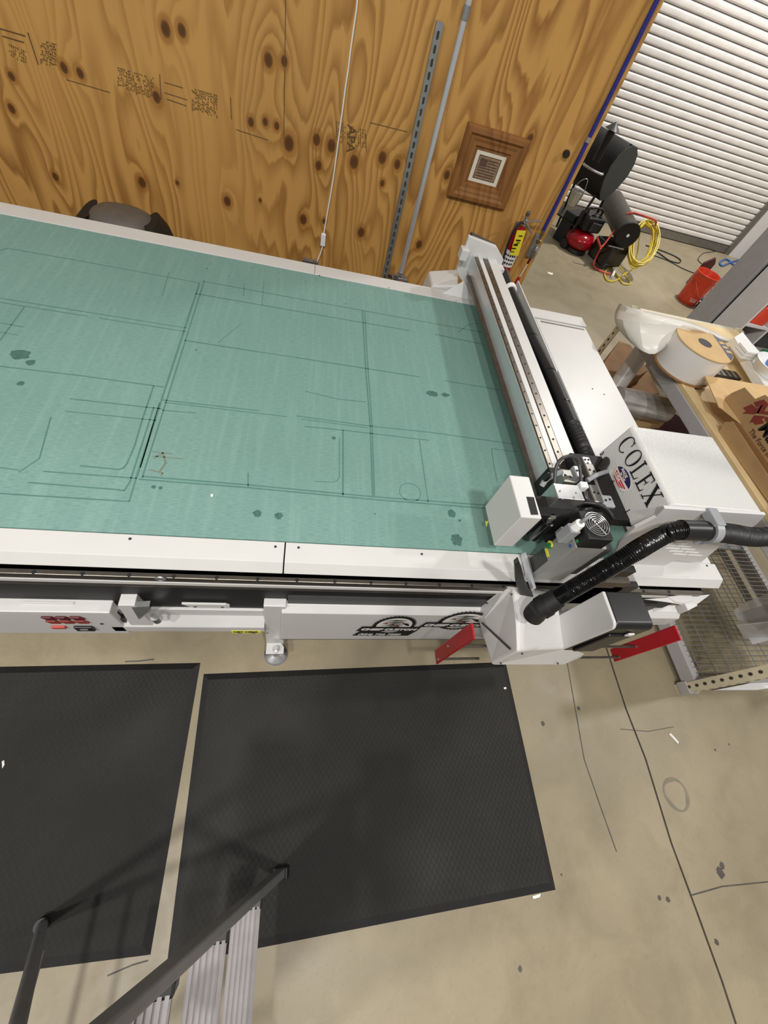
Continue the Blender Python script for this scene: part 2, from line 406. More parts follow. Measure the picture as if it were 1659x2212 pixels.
# ================================================================== CUTTING TABLE
H = .85
XL = -2.1
tb = thing('cutting_table', 'long white flatbed cutting table with a green felt bed, the biggest machine in the room', 'cutting table', (0, 1.45, 0))
m = MB()
m.box((XL, .652, H-.012), (1.378, 2.332, H))
zf = H+.0006
def fline(mb, pts, w):
    q = [at(u, v, z=zf) for u, v in pts]
    for a, b in zip(q, q[1:]): strip(mb, a, b, w, zf)
m.mi = 1
for pts, w in [
 ([(-60,560),(15,536),(160,561),(431,611)],.004), ([(0,644),(401,708)],.004), ([(0,653),(190,683)],.004), ([(215,687),(401,716)],.004), ([(53,662),(0,735)],.004), ([(0,697),(50,706)],.004), ([(0,717),(40,724)],.003),
 ([(0,791),(180,812),(354,836)],.005), ([(150,861),(350,883)],.005), ([(140,888),(338,908)],.004), ([(332,833),(307,907),(290,965),(274,1002),(266,1011),(256,1014),(172,1006)],.005),
 ([(332,880),(280,1042),(268,1060),(247,1057),(60,1042)],.005), ([(295,1030),(279,1083),(0,1066)],.005), ([(93,1018),(295,1033)],.005), ([(431,611),(295,1030)],.007), ([(441,607),(307,1032)],.005), ([(344,870),(318,960),(303,1010)],.004),
 ([(437,607),(785,671),(1050,719)],.005), ([(422,634),(785,697),(886,714)],.006), ([(940,722),(1046,744)],.007), ([(398,735),(560,760)],.006), ([(640,772),(792,796),(906,814)],.006), ([(560,760),(640,772)],.004), ([(960,822),(1080,842)],.005),
 ([(352,864),(560,887)],.005), ([(356,869),(620,900)],.004), ([(640,898),(798,920),(932,934)],.005), ([(650,905),(795,924)],.004), ([(932,934),(1109,959)],.005), ([(350,886),(424,892)],.004), ([(658,921),(741,929),(800,936),(927,951)],.005),
 ([(741,929),(741,1071)],.006), ([(783,671),(790,796),(800,923),(805,1071)],.006), ([(788,672),(795,796),(804,923),(809,1072)],.005), ([(906,951),(925,1084)],.004),
 ([(733,945),(733,1030),(729,1038),(720,1041),(680,1040)],.003), ([(308,1029),(533,1047),(808,1073),(1048,1091)],.006), ([(300,1035),(533,1053),(808,1079),(1050,1098)],.006), ([(536,1021),(536,1052)],.004),
 ([(1062,969),(1066,1000),(1074,1040)],.004), ([(1062,969),(1118,976)],.004), ([(990,718),(1010,702),(1035,698)],.004), ([(660,845),(730,862),(790,868)],.004), ([(528,612),(526,640)],.003), ([(570,610),(566,660)],.002),
 ([(350,640),(365,588)],.002), ([(520,700),(470,740)],.002), ([(110,900),(85,990),(40,1020)],.004), ([(0,1010),(40,1015)],.004)]: fline(m, pts, w)
c = at(886, 1063, z=zf); n = 30
for k in range(n):
    a, b = k*2*math.pi/n, (k+1)*2*math.pi/n
    strip(m, (c.x+.043*math.cos(a), c.y+.043*math.sin(a), 0), (c.x+.043*math.cos(b), c.y+.043*math.sin(b), 0), .003, zf)
m.mi = 2
for u, v, rx, ry in ((43,765,.032,.028),(66,783,.014,.015),(45,828,.012,.011),(934,850,.03,.018),(962,853,.02,.014),(556,1109,.014,.014),(602,1114,.014,.013),(976,1109,.017,.018),(987,1166,.022,.024),(993,1124,.006,.005),(721,946,.008,.009),(332,1052,.007,.007),(347,1054,.006,.006),
                     (447,580,.004,.004),(494,595,.003,.003),(660,608,.003,.003),(545,578,.003,.003),(748,656,.003,.003),(810,1110,.003,.003),(424,756,.004,.004),(455,570,.003,.003)):
    blob(m, at(u, v, z=zf), rx, ry, zf+.0002)
m.mi = 3
for pts, w in (([(332,990),(352,978),(358,1000),(345,1018)],.007), ([(322,1014),(352,1022),(346,1028)],.006), ([(328,975),(372,980)],.004), ([(330,985),(395,991)],.004)): fline(m, pts, w)
felt = m.build('felt_bed', ['green_felt','felt_mark','felt_stain','felt_scribble'], tb)
felt['label'] = 'green felt cutting surface scored with straight cut lines'
# sheet-metal rim
def trim(name, xa, xb):
    prof = [(.647, H), (.648, H+.003), (.575, H+.003), (.550, .818), (.556, .806), (.62, .806), (.647, .84)]
    m = MB(); m.prism([(xa, y, z) for y, z in prof], (xb-xa, 0, 0))
    o = m.build(name, 'white_paint', tb, bevel=.002)
    return o
t1 = trim('front_rim', XL, -.023); t2 = trim('front_rim', -.019, 1.772)
def screws(par, pts, z, r=.0045):
    for u, v in pts:
        c = at(u, v, z=z); MB().cyl((c.x, c.y, z-.001), (c.x, c.y, z+.0015), r, n=10).build('screw', 'dark_grey', par)
screws(t1, [(281,1164),(595,1181)], H+.003); screws(t2, [(645,1183),(911,1197),(1527,1222)], H+.003)
rr = bx('rear_rim', (XL, 2.335, H-.03), (1.772, 2.437, H+.003), 'white_paint', tb, .002)
screws(rr, [(690,595),(840,622),(985,650)], H+.003, .003)
er = bx('end_panel', (1.390, .648, H-.03), (1.752, 2.315, H+.004), 'white_paint', tb, .003)
screws(er, [(1280,840),(1305,852)], H+.004); screws(er, [(1238,708)], H+.004, .003)
bx('end_slot', (1.42, 2.285, H+.0035), (1.735, 2.297, H+.0052), 'steel_rail', tb)
bx('rim_seam', (.02, 2.336, H+.0025), (.0225, 2.437, H+.0036), 'steel_grey', tb)
# body
bx('table_body', (XL, .545, .20), (1.70, 2.40, .80), 'black_matte', tb)
bx('linear_rail', (XL, .530, .768), (1.70, .62, .800), 'steel_rail', tb, .002)
bx('frame_lip', (XL, .528, .748), (1.72, .546, .767), 'white_paint', tb)
rl = bpy.data.objects['linear_rail']
for k in range(26): MB().cyl((-1.6+k*.125, .536, .7995), (-1.6+k*.125, .536, .8015), .006, n=10).build('rail_bolt', 'black_matte', rl)
e = at(347, 1248, y=.529)
MB().tube([(e.x+.012*math.cos(k*math.pi/6), .525, e.z+.012*math.sin(k*math.pi/6)) for k in range(12)], .0035, n=8, sub=2, closed=True).build('eye_bolt', 'silver', tb, True)
bx('black_rail', (XL, .538, .70), (1.70, .5455, .707), 'steel_rail', tb)
# legs and lower frame
for x in (-1.55, -.045, 1.5):
    lg = bx('leg', (x-.04, .515, .05), (x+.04, .60, .60), 'white_paint', tb, .003)
lg = bpy.data.objects['leg.001']
MB().prism([(-.083,.468,.075),(-.002,.468,.075),(-.002,.50,.075),(-.03,.53,.075),(-.083,.53,.075)], (0,0,.012)).build('foot_tab', 'white_paint', lg, bevel=.003)
MB().lathe((-.038,.486,0), (0,0,1), [(0,.055),(.008,.055),(.016,.047),(.022,.02),(.03,.012),(.12,.010)], 28).build('levelling_foot', 'silver', lg, True)
MB().cyl((-.038,.486,.087), (-.038,.486,.10), .017, n=6).build('levelling_nut', 'silver', lg)
for x in (-1.58, 1.5): MB().lathe((x,.486,0), (0,0,1), [(0,.055),(.008,.055),(.016,.047),(.022,.02),(.03,.012),(.12,.010)], 28).build('levelling_foot', 'silver', bpy.data.objects['leg' if x < 0 else 'leg.002'], True)
# cross beam between the legs with a lifting label
m = MB(); xa, xb = at(250,1350,y=.52).x, -.085
m.prism([(xa,.56,.49),(xa,.535,.49),(xa,.535,.43),(xa,.50,.385),(xa,.50,.33),(xa,.56,.33)], (xb-xa,0,0))
cb = m.build('cross_beam', 'white_side', tb, bevel=.002)
p0, p1 = at(501,1367,y=.499), at(564,1367,y=.499)
lb = bx('lift_label', (p0.x, .4985, p0.z-.004), (p1.x, .4999, p0.z+.028), 'yellow_label', cb); lb['label'] = 'small yellow sticker reading LIFT HERE'
letters('lift_text', 'LIFT HERE', (p0.x+.008, .498, p0.z+.010), (1,0,0), (0,0,1), .021, 'ink_black', lb, .0008)
for k in range(3):
    x = p0.x+.03+k*.055; MB().prism([(x-.009,.4982,p0.z-.001),(x+.009,.4982,p0.z-.001),(x,.4982,p0.z+.008)], (0,-.0006,0)).build('lift_arrow', 'ink_black', lb)
# hand plates above
for u0, u1, v in ((62,170,1303),(403,496,1305)):
    a, b = at(u0, v, y=.535), at(u1, v, y=.535)
    h = MB(); h.prism([(a.x-.012,.535,a.z+.020),(b.x-.012,.535,a.z+.020),(b.x,.535,a.z+.008),(b.x,.535,a.z-.014),(a.x+.02,.535,a.z-.014)], (0,-.008,0))
    h = h.build('cable_plate', 'white_paint', tb)
    for x in (a.x+.03, b.x-.025): MB().cyl((x,.527,a.z-.003), (x,.5255,a.z-.003), .005, n=10).build('screw', 'dark_grey', h)
# control box with rocker switches
cx = at(236,1324,y=.50).x
m = MB(); m.box((XL, .50, .300), (cx, .60, .548))
ct = m.build('control_box', 'white_side', tb, bevel=.004)
def onface(u, v): return at(u, v, y=.4995)
for k, u in enumerate((102,132,163)):
    for d, du, dv in ((0,0,0),(1,10,8)):
        a, b = onface(u-10+du, 1333+dv), onface(u+11+du, 1333+dv)
        MB().prism([(a.x,.4995,a.z+.013),(b.x,.4995,a.z+.013),(b.x+.012,.4995,a.z-.011),(a.x+.012,.4995,a.z-.011)], (0,-.008,0)).build('rocker_switch', 'ink_red' if d else 'bag_maroon', ct, bevel=.002)
a = onface(128,1353); bx('fuse_holder', (a.x-.022,.492,a.z-.010), (a.x+.022,.4995,a.z+.010), 'red_frame', ct, .002)
a = onface(184,1355); so = bx('power_inlet', (a.x-.03,.490,a.z-.022), (a.x+.03,.4995,a.z+.022), 'black_plastic', ct, .003); bx('inlet_pins', (a.x-.013,.488,a.z-.012), (a.x+.013,.4905,a.z+.004), 'steel_grey', so)
a = onface(220,1347); MB().cyl((a.x,.4995,a.z), (a.x,.497,a.z), .006, n=10).build('screw', 'dark_grey', ct)
m = MB()
for r in range(2):
    for k in range(4):
        y = .585-.013*k-.02*r; z = .52-.055*r; m.box((cx-.001, y-.004, z-.022), (cx+.0015, y+.004, z+.018))
m.build('vent_slots', 'black_matte', ct)
bx('serial_port', (cx-.001,.512,.385), (cx+.012,.545,.44), 'black_plastic', ct, .002)
# sloping leg brace beside the box
a = [at(u, v, y=.505) for u, v in ((254,1308),(290,1308),(332,1352),(306,1366),(280,1348))]
MB().prism(a, (0,.05,0)).build('brace_plate', 'white_side', tb, bevel=.002)
a = [at(u, v, y=.502) for u, v in ((284,1312),(322,1310),(320,1322),(300,1338))]
MB().prism(a, (0,.02,0)).build('brace_bracket', 'galvanised', tb)
a = at(338,1335,y=.50); MB().cyl((a.x,.50,a.z-.02), (a.x,.50,a.z+.02), .016, n=14).build('adjuster_bolt', 'silver', tb, True)
# right-hand cover with the shop stickers
xr0 = at(608,1320,y=.50).x
m = MB(); m.prism([(xr0,y,z) for y, z in ((.60,.585),(.53,.585),(.503,.560),(.500,.215),(.60,.215))], (1.62-xr0,0,0))
cv = m.build('lower_cover', 'white_side', tb, bevel=.003)
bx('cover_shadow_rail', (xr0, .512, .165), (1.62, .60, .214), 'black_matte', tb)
bx('cover_ledge', (xr0+.02, .532, .586), (1.62, .60, .64), 'dark_grey', tb)
def sticker(u0, v0, u1, phone):
    """round saw-blade badge with an eagle head, lettering across it"""
    a, b = at(u0, v0, y=.4985), at(u1, v0, y=.4985); W = b.x-a.x; x0, z0 = a.x, a.z
    Y = .4985
    m = MB()
    if phone:
        m.prism([(x0-.01,Y,z0-.085),(x0+W*.94,Y,z0-.085),(x0+W*1.02,Y,z0-.005),(x0+.02,Y,z0-.005)], (0,.0008,0))
    c = Vector((x0+W*.55, Y, z0+.068)); R1, R2 = W*.36, .125
    n = 72; pts = []
    for k in range(n):
        q = k*2*math.pi/n; f = 1.0 if k % 2 else .90
        pts.append((c.x+R1*f*math.cos(q), Y-.0002, c.z+R2*f*math.sin(q)))
    m.prism(pts, (0,.0006,0))
    st = m.build('shop_sticker', 'ink_black', cv)
    m = MB()
    m.prism([(c.x+R1*.80*math.cos(k*2*math.pi/32), Y-.0006, c.z+R2*.78*math.sin(k*2*math.pi/32)) for k in range(32)], (0,.0003,0))
    m.build('badge_field', 'white_label', st)
    m = MB()
    for k in range(7):   # feather strokes
        y0 = c.z+R2*(.55-.17*k)
        m.prism([(c.x-R1*.62,Y-.001,y0-.012),(c.x-R1*.1,Y-.001,y0+.008),(c.x+R1*.45,Y-.001,y0-.002),(c.x+R1*.2,Y-.001,y0-.008),(c.x-R1*.2,Y-.001,y0-.006)], (0,.0003,0))
    m.prism([(c.x+R1*.25,Y-.001,c.z+R2*.30),(c.x+R1*.58,Y-.001,c.z+R2*.25),(c.x+R1*.72,Y-.001,c.z-.005),(c.x+R1*.55,Y-.001,c.z+R2*.02)], (0,.0003,0))
    m.build('eagle_mark', 'ink_black', st)
    m = MB()
    for k in range(3): m.prism([(c.x-R1*.6+.03*k,Y-.0012,c.z+.03-.02*k),(c.x-R1*.35+.03*k,Y-.0012,c.z+.042-.02*k),(c.x-R1*.4+.03*k,Y-.0012,c.z+.026-.02*k)], (0,.0003,0))
    m.build('red_feather', 'ink_red', st)
    MB().prism([(x0-.004,Y-.0014,z0-.012),(x0+W*1.0,Y-.0014,z0-.012),(x0+W*1.03,Y-.0014,z0+.052),(x0+.012,Y-.0014,z0+.052)], (0,.0003,0)).build('name_band', 'ink_black', st)
    letters('badge_text', 'CHIEF CUSTOM', (x0+.012, Y-.0016, z0+.003), (1,0,.0), (.12,0,1), W*.132, 'white_label', st, .0022, .0002, .2)
    if phone: letters('phone_text', '(954) 736 7280', (x0+.012, Y-.0016, z0-.07), (1,0,0), (.12,0,1), W*.118, 'white_label', st, .0012, .0002, .2)
    st['label'] = 'black round saw-blade sticker lettered CHIEF CUSTOM' + (' with a phone number' if phone else '')
sticker(772, 1361, 900, True); sticker(908, 1352, 1048, False)
# ================================================================== GANTRY (rolls along the table)
ga = thing('gantry', 'white gantry bridge crossing the green cutting bed from front to back', 'gantry', (1.0, 1.5, .85))
BX0, BX1, BZ0, BZ1 = .920, 1.064, .962, 1.052
YB0, YB1 = .70, 2.50
m = MB(); m.prism([(x, YB0, z) for x, z in ((BX0,BZ0),(BX1,BZ0),(BX1,BZ1),(BX0,BZ1))], (0, YB1-YB0, 0))
bm_ = m.build('beam', 'anodised_silver', ga, bevel=.004)
bx('top_cover', (.9445, YB0, BZ1), (.9705, YB1, BZ1+.004), 'white_paint', ga, .001)
bx('top_cover', (1.006, YB0, BZ1), (BX1, YB1, BZ1+.005), 'white_paint', ga, .001)
r1 = bx('guide_rail', (.898, YB0, .957), (BX0, 2.42, .975), 'steel_rail', ga, .003)
r2 = bx('guide_rail', (BX0+.001, YB0, BZ1-.002), (.943, 2.47, BZ1+.006), 'steel_rail', ga, .003)
r3 = bx('guide_rail', (.972, YB0, BZ1), (1.005, 2.47, BZ1+.006), 'steel_rail', ga, .003)
for k in range(24):
    y = .80+k*.066
    MB().cyl((.989, y, BZ1+.0055), (.989, y, BZ1+.0075), .0045, n=8).build('rail_bolt', 'black_matte', r3)
    MB().cyl((.932, y, BZ1+.0055), (.932, y, BZ1+.0075), .0035, n=8).build('rail_bolt', 'black_matte', r2)
# cable chain tray and chain behind the beam
bx('cable_tray', (BX1, .75, .965), (1.20, 2.40, .972), 'black_plastic', ga)
for k in range(24):
    y = .80+k*.042
    m = MB(); m.box((1.072, y, .973), (1.118, y+.024, .995)); lk = m.build('chain_link', 'black_plastic', ga, bevel=.003)
bx('cable_tray_lip', (1.215, 1.6, .955), (1.222, 2.42, 1.0), 'white_paint', ga)
# bundled hose along the back of the beam
pts = [at(u, v, z=zz) for u, v, zz in ((1088,588,1.0),(1100,622,1.0),(1120,665,1.0),(1150,730,1.0),(1188,805,1.0),(1225,890,1.0),(1262,972,1.0))]
hz = MB().tube(pts, .026, 16, 5).build('hose_sleeve', 'black_rubber', ga, True)
for k, i in ((0,(1150,730)),(1,(1188,805)),(2,(1218,872))):
    a = at(*i, z=1.0); MB().cyl((a.x-.002,a.y-.005,a.z), (a.x+.002,a.y+.003,a.z), .0275, n=18).build('cable_tie', 'black_gloss', hz)
a, b = at(1101,622,z=1.0), at(1104,629,z=1.0)
MB().cyl(a, b, .034, n=24).build('hose_clip', 'white_plastic', hz, bevel=.002)
pts = [at(u, v, z=1.0) for u, v in ((1236,915),(1250,945),(1262,972),(1270,990))]
def rip(per, r0, amp): return lambda L: r0+amp*math.sin(2*math.pi*L/per)
MB().tube(pts, .028, 16, 24, rfun=rip(.008, .0275, .002)).build('ribbed_hose', 'black_rubber', ga, True)
# rear end carriage: plate, housing and bracket outside the far rim
YE = 2.50
pl = [at(u, v, y=YE) for u, v in ((1013,511),(1073,534),(1088,562),(1076,592),(1066,640),(1018,640),(986,588))]
rp = MB().prism(pl, (0,.03,0)).build('end_plate', 'white_paint', ga, bevel=.003)
a, b = at(1020,508,y=YE+.04), at(1075,535,y=YE+.04)
MB().prism([a, b, b+Vector((0,0,-.05)), a+Vector((0,0,-.05))], (0,.05,0)).build('end_cap', 'dark_grey', ga, bevel=.004)
q = at(1066,572,y=YE); bx('pulley_box', (q.x, 2.44, q.z-.045), (q.x+.055, 2.50, q.z+.012), 'white_side', ga, .003)
q = at(1002,549,y=2.46); bx('cable_bracket', (q.x-.022, 2.44, q.z-.028), (q.x+.022, 2.50, q.z+.028), 'white_side', ga, .003)
tp = [at(u, v, y=YE) for u, v in ((934,594),(988,587),(1010,640),(922,629))]
m = MB()
a, b = at(932,594,y=2.55), at(988,587,y=2.55)
A0 = (a.x, 2.62, a.z+.0); 
hs = [(a.x-.005, 2.445, a.z-.01), (b.x, 2.445, b.z-.03), (b.x+.02, 2.62, b.z-.015), (a.x-.005, 2.62, a.z-.01)]
lo = [(p[0]-(.02 if i in (0,3) else -.06), p[1]-(.0), .74) for i, p in enumerate(hs)]
m.mesh(hs+lo, [(0,1,2,3),(7,6,5,4),(0,4,5,1),(1,5,6,2),(2,6,7,3),(3,7,4,0)])
m.build('rear_carriage', 'white_paint', ga, bevel=.012, seg=3)
q = [at(u, v, z=H+.006) for u, v in ((955,633),(1001,642),(1018,650),(1005,608))]
MB().mesh([at(955,634,z=H+.004), at(1021,649,z=H+.004), at(1003,606,y=2.44)], [(0,1,2)]).build('gusset', 'white_side', ga)
# front end carriage: low shell on the left, taller block with a black nose on the right
def fp(u, v, y): return at(u, v, y=y)
XS, XK = .78, 1.022
V = {'tb': at(1090,1265,x=XS), 'l1': at(1034,1308,x=XS), 'l2': at(1039,1346,x=XS), 'l4': at(1060,1437,x=XS), 'c0': at(1118,1408,x=XS+.002),
     'e1': at(1110,1268,x=XS+.022), 'e2': at(1122,1352,x=XS+.022), 'e3': fp(1160,1402,.322), 'f2': fp(1222,1398,.337), 'b1': fp(1214,1438,.302), 'b2': fp(1262,1412,.325),
     'm1': at(1205,1302,x=XK), 'm2': at(1215,1388,x=XK), 'tc': Vector((XK+.01,.545,.76)), 'dm': at(1150,1370,z=.79)}
zb_ = min(V[k].z for k in ('l1','l2','l4'))
V['q0'] = Vector((1.20,.54,zb_)); V['q1'] = Vector((1.20,.33,zb_))
names = list(V); idx = {k: i for i, k in enumerate(names)}
def FC(*k): return tuple(idx[i] for i in k)
m = MB(); m.mesh([V[k] for k in names], [
  FC('tb','l1','l2','e1'), FC('l2','l4','c0','e2','e1'), FC('c0','l4','b1','f2','e3'), FC('e2','c0','e3'),
  FC('e1','e2','m1','tc'), FC('e2','e3','m2'), FC('e2','m2','m1'), FC('e3','f2','m2'), FC('f2','b1','b2'), FC('tb','e1','tc'), FC('l1','tb','tc','q0'), FC('b1','q1','b2'), FC('l2','l1','q0','q1','b1','l4')])
sh = m.build('front_carriage', 'white_paint', ga)
bv = sh.modifiers.new('bevel', 'BEVEL'); bv.width = .012; bv.segments = 3; bv.limit_method = 'ANGLE'; bv.angle_limit = math.radians(28)
for p in (at(1052,1303,x=XS-.001), at(1105,1284,x=XS-.001), fp(1128,1412,.304), fp(1082,1433,.300), fp(1205,1433,.302)): MB().sphere(p, .004, 10).build('screw', 'dark_grey', sh)
zT = at(1330,1357,x=XK).z; yf0, yb0 = at(1328,1352,x=XK).y-.006, at(1322,1288,x=XK).y+.03
xR = (at(1418,1364,z=zT).x+at(1388,1287,z=zT).x)/2
zB = at(1226,1410,y=yf0).z
# white cheek with one rounded top corner, then the black body behind it
def cheek(x, r, n=8):
    pts = [(yb0,.62),(yb0,zT)]
    for k in range(n+1):
        q = math.pi/2*k/n; pts.append((yf0+r-r*math.sin(q), zT-r+r*math.cos(q)))
    pts += [(yf0+.004,zB),(yf0+.05,zB-.02)]
    return [(x, y, z) for y, z in pts]
MB().prism(cheek(XK,.022), (.012,0,0)).build('block_cheek', 'white_paint', ga, bevel=.003)
no = MB().prism([(x+.012,y,z) for x,y,z in cheek(XK,.022)], (xR-XK-.012,0,0)).build('carriage_nose', 'black_plastic', ga, bevel=.004)
bx('nose_rib', (XK+.03, yf0-.008, zB+.05), (xR-.03, yf0+.004, zT-.07), 'black_plastic', no, .006)
bx('sensor_window', (XK+.085, yf0-.0095, zT-.066), (xR-.045, yf0-.004, zT-.045), 'white_label', no, .001)
# safety paddles: upright plates facing along the travel, held on rods, one each side
def paddle(xp, px, label, rods):
    q = [at(u, v, x=xp) for u, v in px]; ys = [p.y for p in q]; zs_ = [p.z for p in q]
    y0, y1, z0, z1 = min(ys), max(ys), min(zs_), max(zs_)
    o = MB().box((xp-.004,y0,z0), (xp+.004,y1,z1)).build('safety_paddle', 'red_plastic', ga); o['label'] = label
    b_ = o.modifiers.new('bevel', 'BEVEL'); b_.width = .014; b_.segments = 4; b_.limit_method = 'ANGLE'; b_.angle_limit = math.radians(60); b_.affect = 'EDGES'
    b_.use_clamp_overlap = True
    for y, z, xa in rods(y0, y1, z0, z1): MB().cyl((xp-.006,y,z), (xa,y,z), .005, n=10).build('paddle_rod', 'steel_rail', o, True); MB().cyl((xp-.008,y,z), (xp-.004,y,z), .006, n=12).build('rod_screw', 'silver', o)
paddle(.632, [(940,1405),(1020,1352),(1026,1380),(943,1430)], 'red safety paddle on the left of the front carriage', lambda y0,y1,z0,z1: ((y0+.035,z0+.165,XS+.05),(y0+.014,z0+.04,XS+.03)))
paddle(1.44, [(1320,1404),(1458,1350),(1469,1378),(1328,1430)], 'red safety paddle on the right of the front carriage', lambda y0,y1,z0,z1: ((y0+.03,z0+.15,1.19),(y0+.012,z0+.04,1.12)))
a, b = at(1042,1346,x=XS-.006), at(1102,1402,x=XS-.006)
MB().cyl((XS-.006,a.y,a.z), (XS-.006,b.y,b.z), .004, n=10).build('latch_rod', 'steel_rail', ga, True)
# rail end stop and covers at the table's right end
MB().prism([at(u, v, z=.780) for u, v in ((1444,1288),(1492,1282),(1506,1304),(1496,1312),(1478,1303),(1460,1300))], (0,0,-.012)).build('end_stop', 'white_side', tb, bevel=.003)
MB().prism([at(u, v, z=.782) for u, v in ((1478,1301),(1498,1297),(1508,1308),(1487,1319))], (0,0,-.05)).build('stop_block', 'white_side', tb, bevel=.003)
MB().prism([at(u, v, z=.772) for u, v in ((1392,1294),(1535,1284),(1500,1310),(1440,1300))], (0,0,-.006)).build('rail_end_plate', 'white_side', tb, bevel=.002)
m = MB(); m.prism([(1.60,y,z) for y, z in ((.56,.585),(.53,.585),(.503,.560),(.500,.47),(.56,.47))], (.20,0,0)); m.build('cover_end', 'white_paint', tb, bevel=.003)

# ================================================================== TOOL HEAD (rides on the gantry)
th = thing('tool_carriage', 'cutting head with big white COLEX cover riding on the gantry', 'cutting head', (1.2, .75, 1.0))
ZT = 1.25
B_, E_, Fc, Cc = at(1350,915,z=ZT), at(1535,945,z=ZT), at(1655,1110,z=ZT), at(1450,1088,z=ZT)
xl, yf, yb, xr = (B_.x+Cc.x)/2, (Cc.y+Fc.y)/2, (B_.y+E_.y)/2, (E_.x+Fc.x)/2
zA = at(1288,968,x=xl-.004).z
zb = at(1633,1135,y=yf).z
cut = at(1568,1172,y=yf)
m = MB()
# body profile in x/z, given depth along y: left face leans in a little and folds over the top
prof = [(xl-.004, zA), (xl+.012, ZT-.008), (xl+.022, ZT), (xr, ZT), (xr, zb-.03), (xr-.06, cut.z), (xl+.10, cut.z), (xl+.02, zA-.01)]
m.prism([(x, yf, z) for x, z in prof], (0, yb-yf, 0))
cov = m.build('head_cover', 'white_textured_paint', th, bevel=.008, seg=3)
cov['label'] = 'white box cover lettered COLEX with a flag oval'
# side flange running down the front face, with louvres
fl_ = [at(u, v, y=yf-.012) for u, v in ((1372,1140),(1418,1117),(1436,1098),(1655,1112),(1634,1134),(1566,1172),(1515,1215),(1458,1211),(1385,1248),(1318,1290),(1300,1262),(1340,1170))]
sp = MB().prism(fl_, (0,.012,0)).build('side_plate', 'white_side', th, bevel=.002)
for r in range(6):
    for c_ in range(2):
        u0 = 1416+c_*33+8*(5-r)-3; v0 = 1197-r*6.3+c_*2
        a, b = at(u0, v0, y=yf-.0125), at(u0+26, v0+2, y=yf-.0125)
        MB().prism([a, b, b+Vector((.004,0,.008)), a+Vector((.004,0,.008))], (0,-.002,0)).build('louvre', 'white_plastic', sp)
# serif lettering COLEX on the leaning left face: w along the table (towards the viewer), h up the face
fo = at(1326,932,x=xl-.004); 
hA, hB = Vector((xl-.004, 0, zA)), Vector((xl+.012, 0, ZT-.008))
up = (hB-hA).normalized(); nrm = Vector((up.z, 0, -up.x))*-1; hgt = (hB-hA).length
def fpt(s, t, off=.0012): return Vector((hA.x+up.x*t, yb-s, hA.z+up.z*t)) + nrm*off
fw = yb-yf
def glyph(polys, s0, t0, w, h, mb):
    for p in polys: mb.prism([fpt(s0+x*w, t0+y*h) for x, y in p], nrm*.0006)
def arc(cx, cy, rx, ry, a0, a1, th0, th1, n=20):
    out, inn = [], []
    for k in range(n+1):
        q = math.radians(a0+(a1-a0)*k/n); t_ = th0+(th1-th0)*abs(math.cos(q))
        out.append((cx+rx*math.cos(q), cy+ry*math.sin(q))); inn.append((cx+(rx-t_)*math.cos(q), cy+(ry-th0*.9)*math.sin(q)))
    return [[out[k], out[k+1], inn[k+1], inn[k]] for k in range(n)]
R_ = lambda x0,y0,x1,y1: [(x0,y0),(x1,y0),(x1,y1),(x0,y1)]
GL = {
 'C': arc(.5,.5,.5,.52,48,318,.05,.17)+[[(.80,.98),(.86,.98),(.88,.66),(.82,.70)]],
 'O': arc(.5,.5,.5,.52,0,360,.05,.17,32),
 'L': [R_(.14,.04,.33,.96), R_(0,.94,.48,1), R_(0,0,.9,.06), [(.84,.05),(.95,.05),(1,.30),(.93,.22)]],
 'E': [R_(.14,.04,.33,.96), R_(0,.94,.92,1), R_(0,0,.95,.06), [(.86,.05),(.96,.05),(1,.28),(.93,.2)], [(.82,.95),(.92,.95),(.94,.72),(.88,.8)], R_(.3,.49,.68,.55), R_(.64,.38,.70,.66)],
 'X': [[(.06,.97),(.30,.97),(.96,.03),(.72,.03)], [(.76,.97),(.84,.97),(.22,.03),(.14,.03)], R_(0,.95,.4,1), R_(.62,.95,.98,1), R_(.02,0,.38,.05), R_(.62,0,1.02,.05)],
}
s0 = fw*.085
for ch, w_ in (('C',.19),('O',.19),('L',.145),('E',.15),('X',.20)):
    lm = MB(); glyph(GL[ch], s0, hgt*.54, w_*fw*.80, hgt*.44, lm); lm.build('logo_letter', 'ink_black', cov); s0 += (w_+.018)*fw*.865
# flag oval MADE IN THE USA
ov = (fw*.46, hgt*.30); RS, RT = fw*.155, hgt*.20
def oval(a0, a1, f=1): return [fpt(ov[0]+RS*f*math.cos(math.radians(a0+(a1-a0)*k/24)), ov[1]+RT*f*math.sin(math.radians(a0+(a1-a0)*k/24)), .0014) for k in range(25)]
om = MB(); om.mi = 0; om.prism(oval(0, 345), nrm*.0006)
om.mi = 1; om.prism([p+nrm*.0008 for p in oval(12, 172, .98)]+[fpt(ov[0]-RS*.2, ov[1]+RT*.02, .0022)], nrm*.0004)
om.mi = 2
for k in range(3): om.prism([p+nrm*.001 for p in (fpt(ov[0]-RS*(.85-.1*k), ov[1]-RT*(.12+.28*k)), fpt(ov[0]+RS*.1, ov[1]-RT*(.2+.26*k)), fpt(ov[0]+RS*(.80-.14*k), ov[1]-RT*(.14+.26*k)), fpt(ov[0]+RS*(.78-.16*k), ov[1]-RT*(.30+.24*k)), fpt(ov[0]+RS*.1, ov[1]-RT*(.36+.26*k)), fpt(ov[0]-RS*(.80-.12*k), ov[1]-RT*(.28+.26*k)))], nrm*.0004)
fo_ = om.build('flag_oval', ['flag_white','flag_blue','flag_red'], cov)
wd_ = Vector((0,-1,0))
letters('oval_text', 'MADE', fpt(ov[0]-RS*.62, ov[1]+RT*.42, .004), wd_, up, RT*.52, 'flag_white', fo_, .0004, .0002)
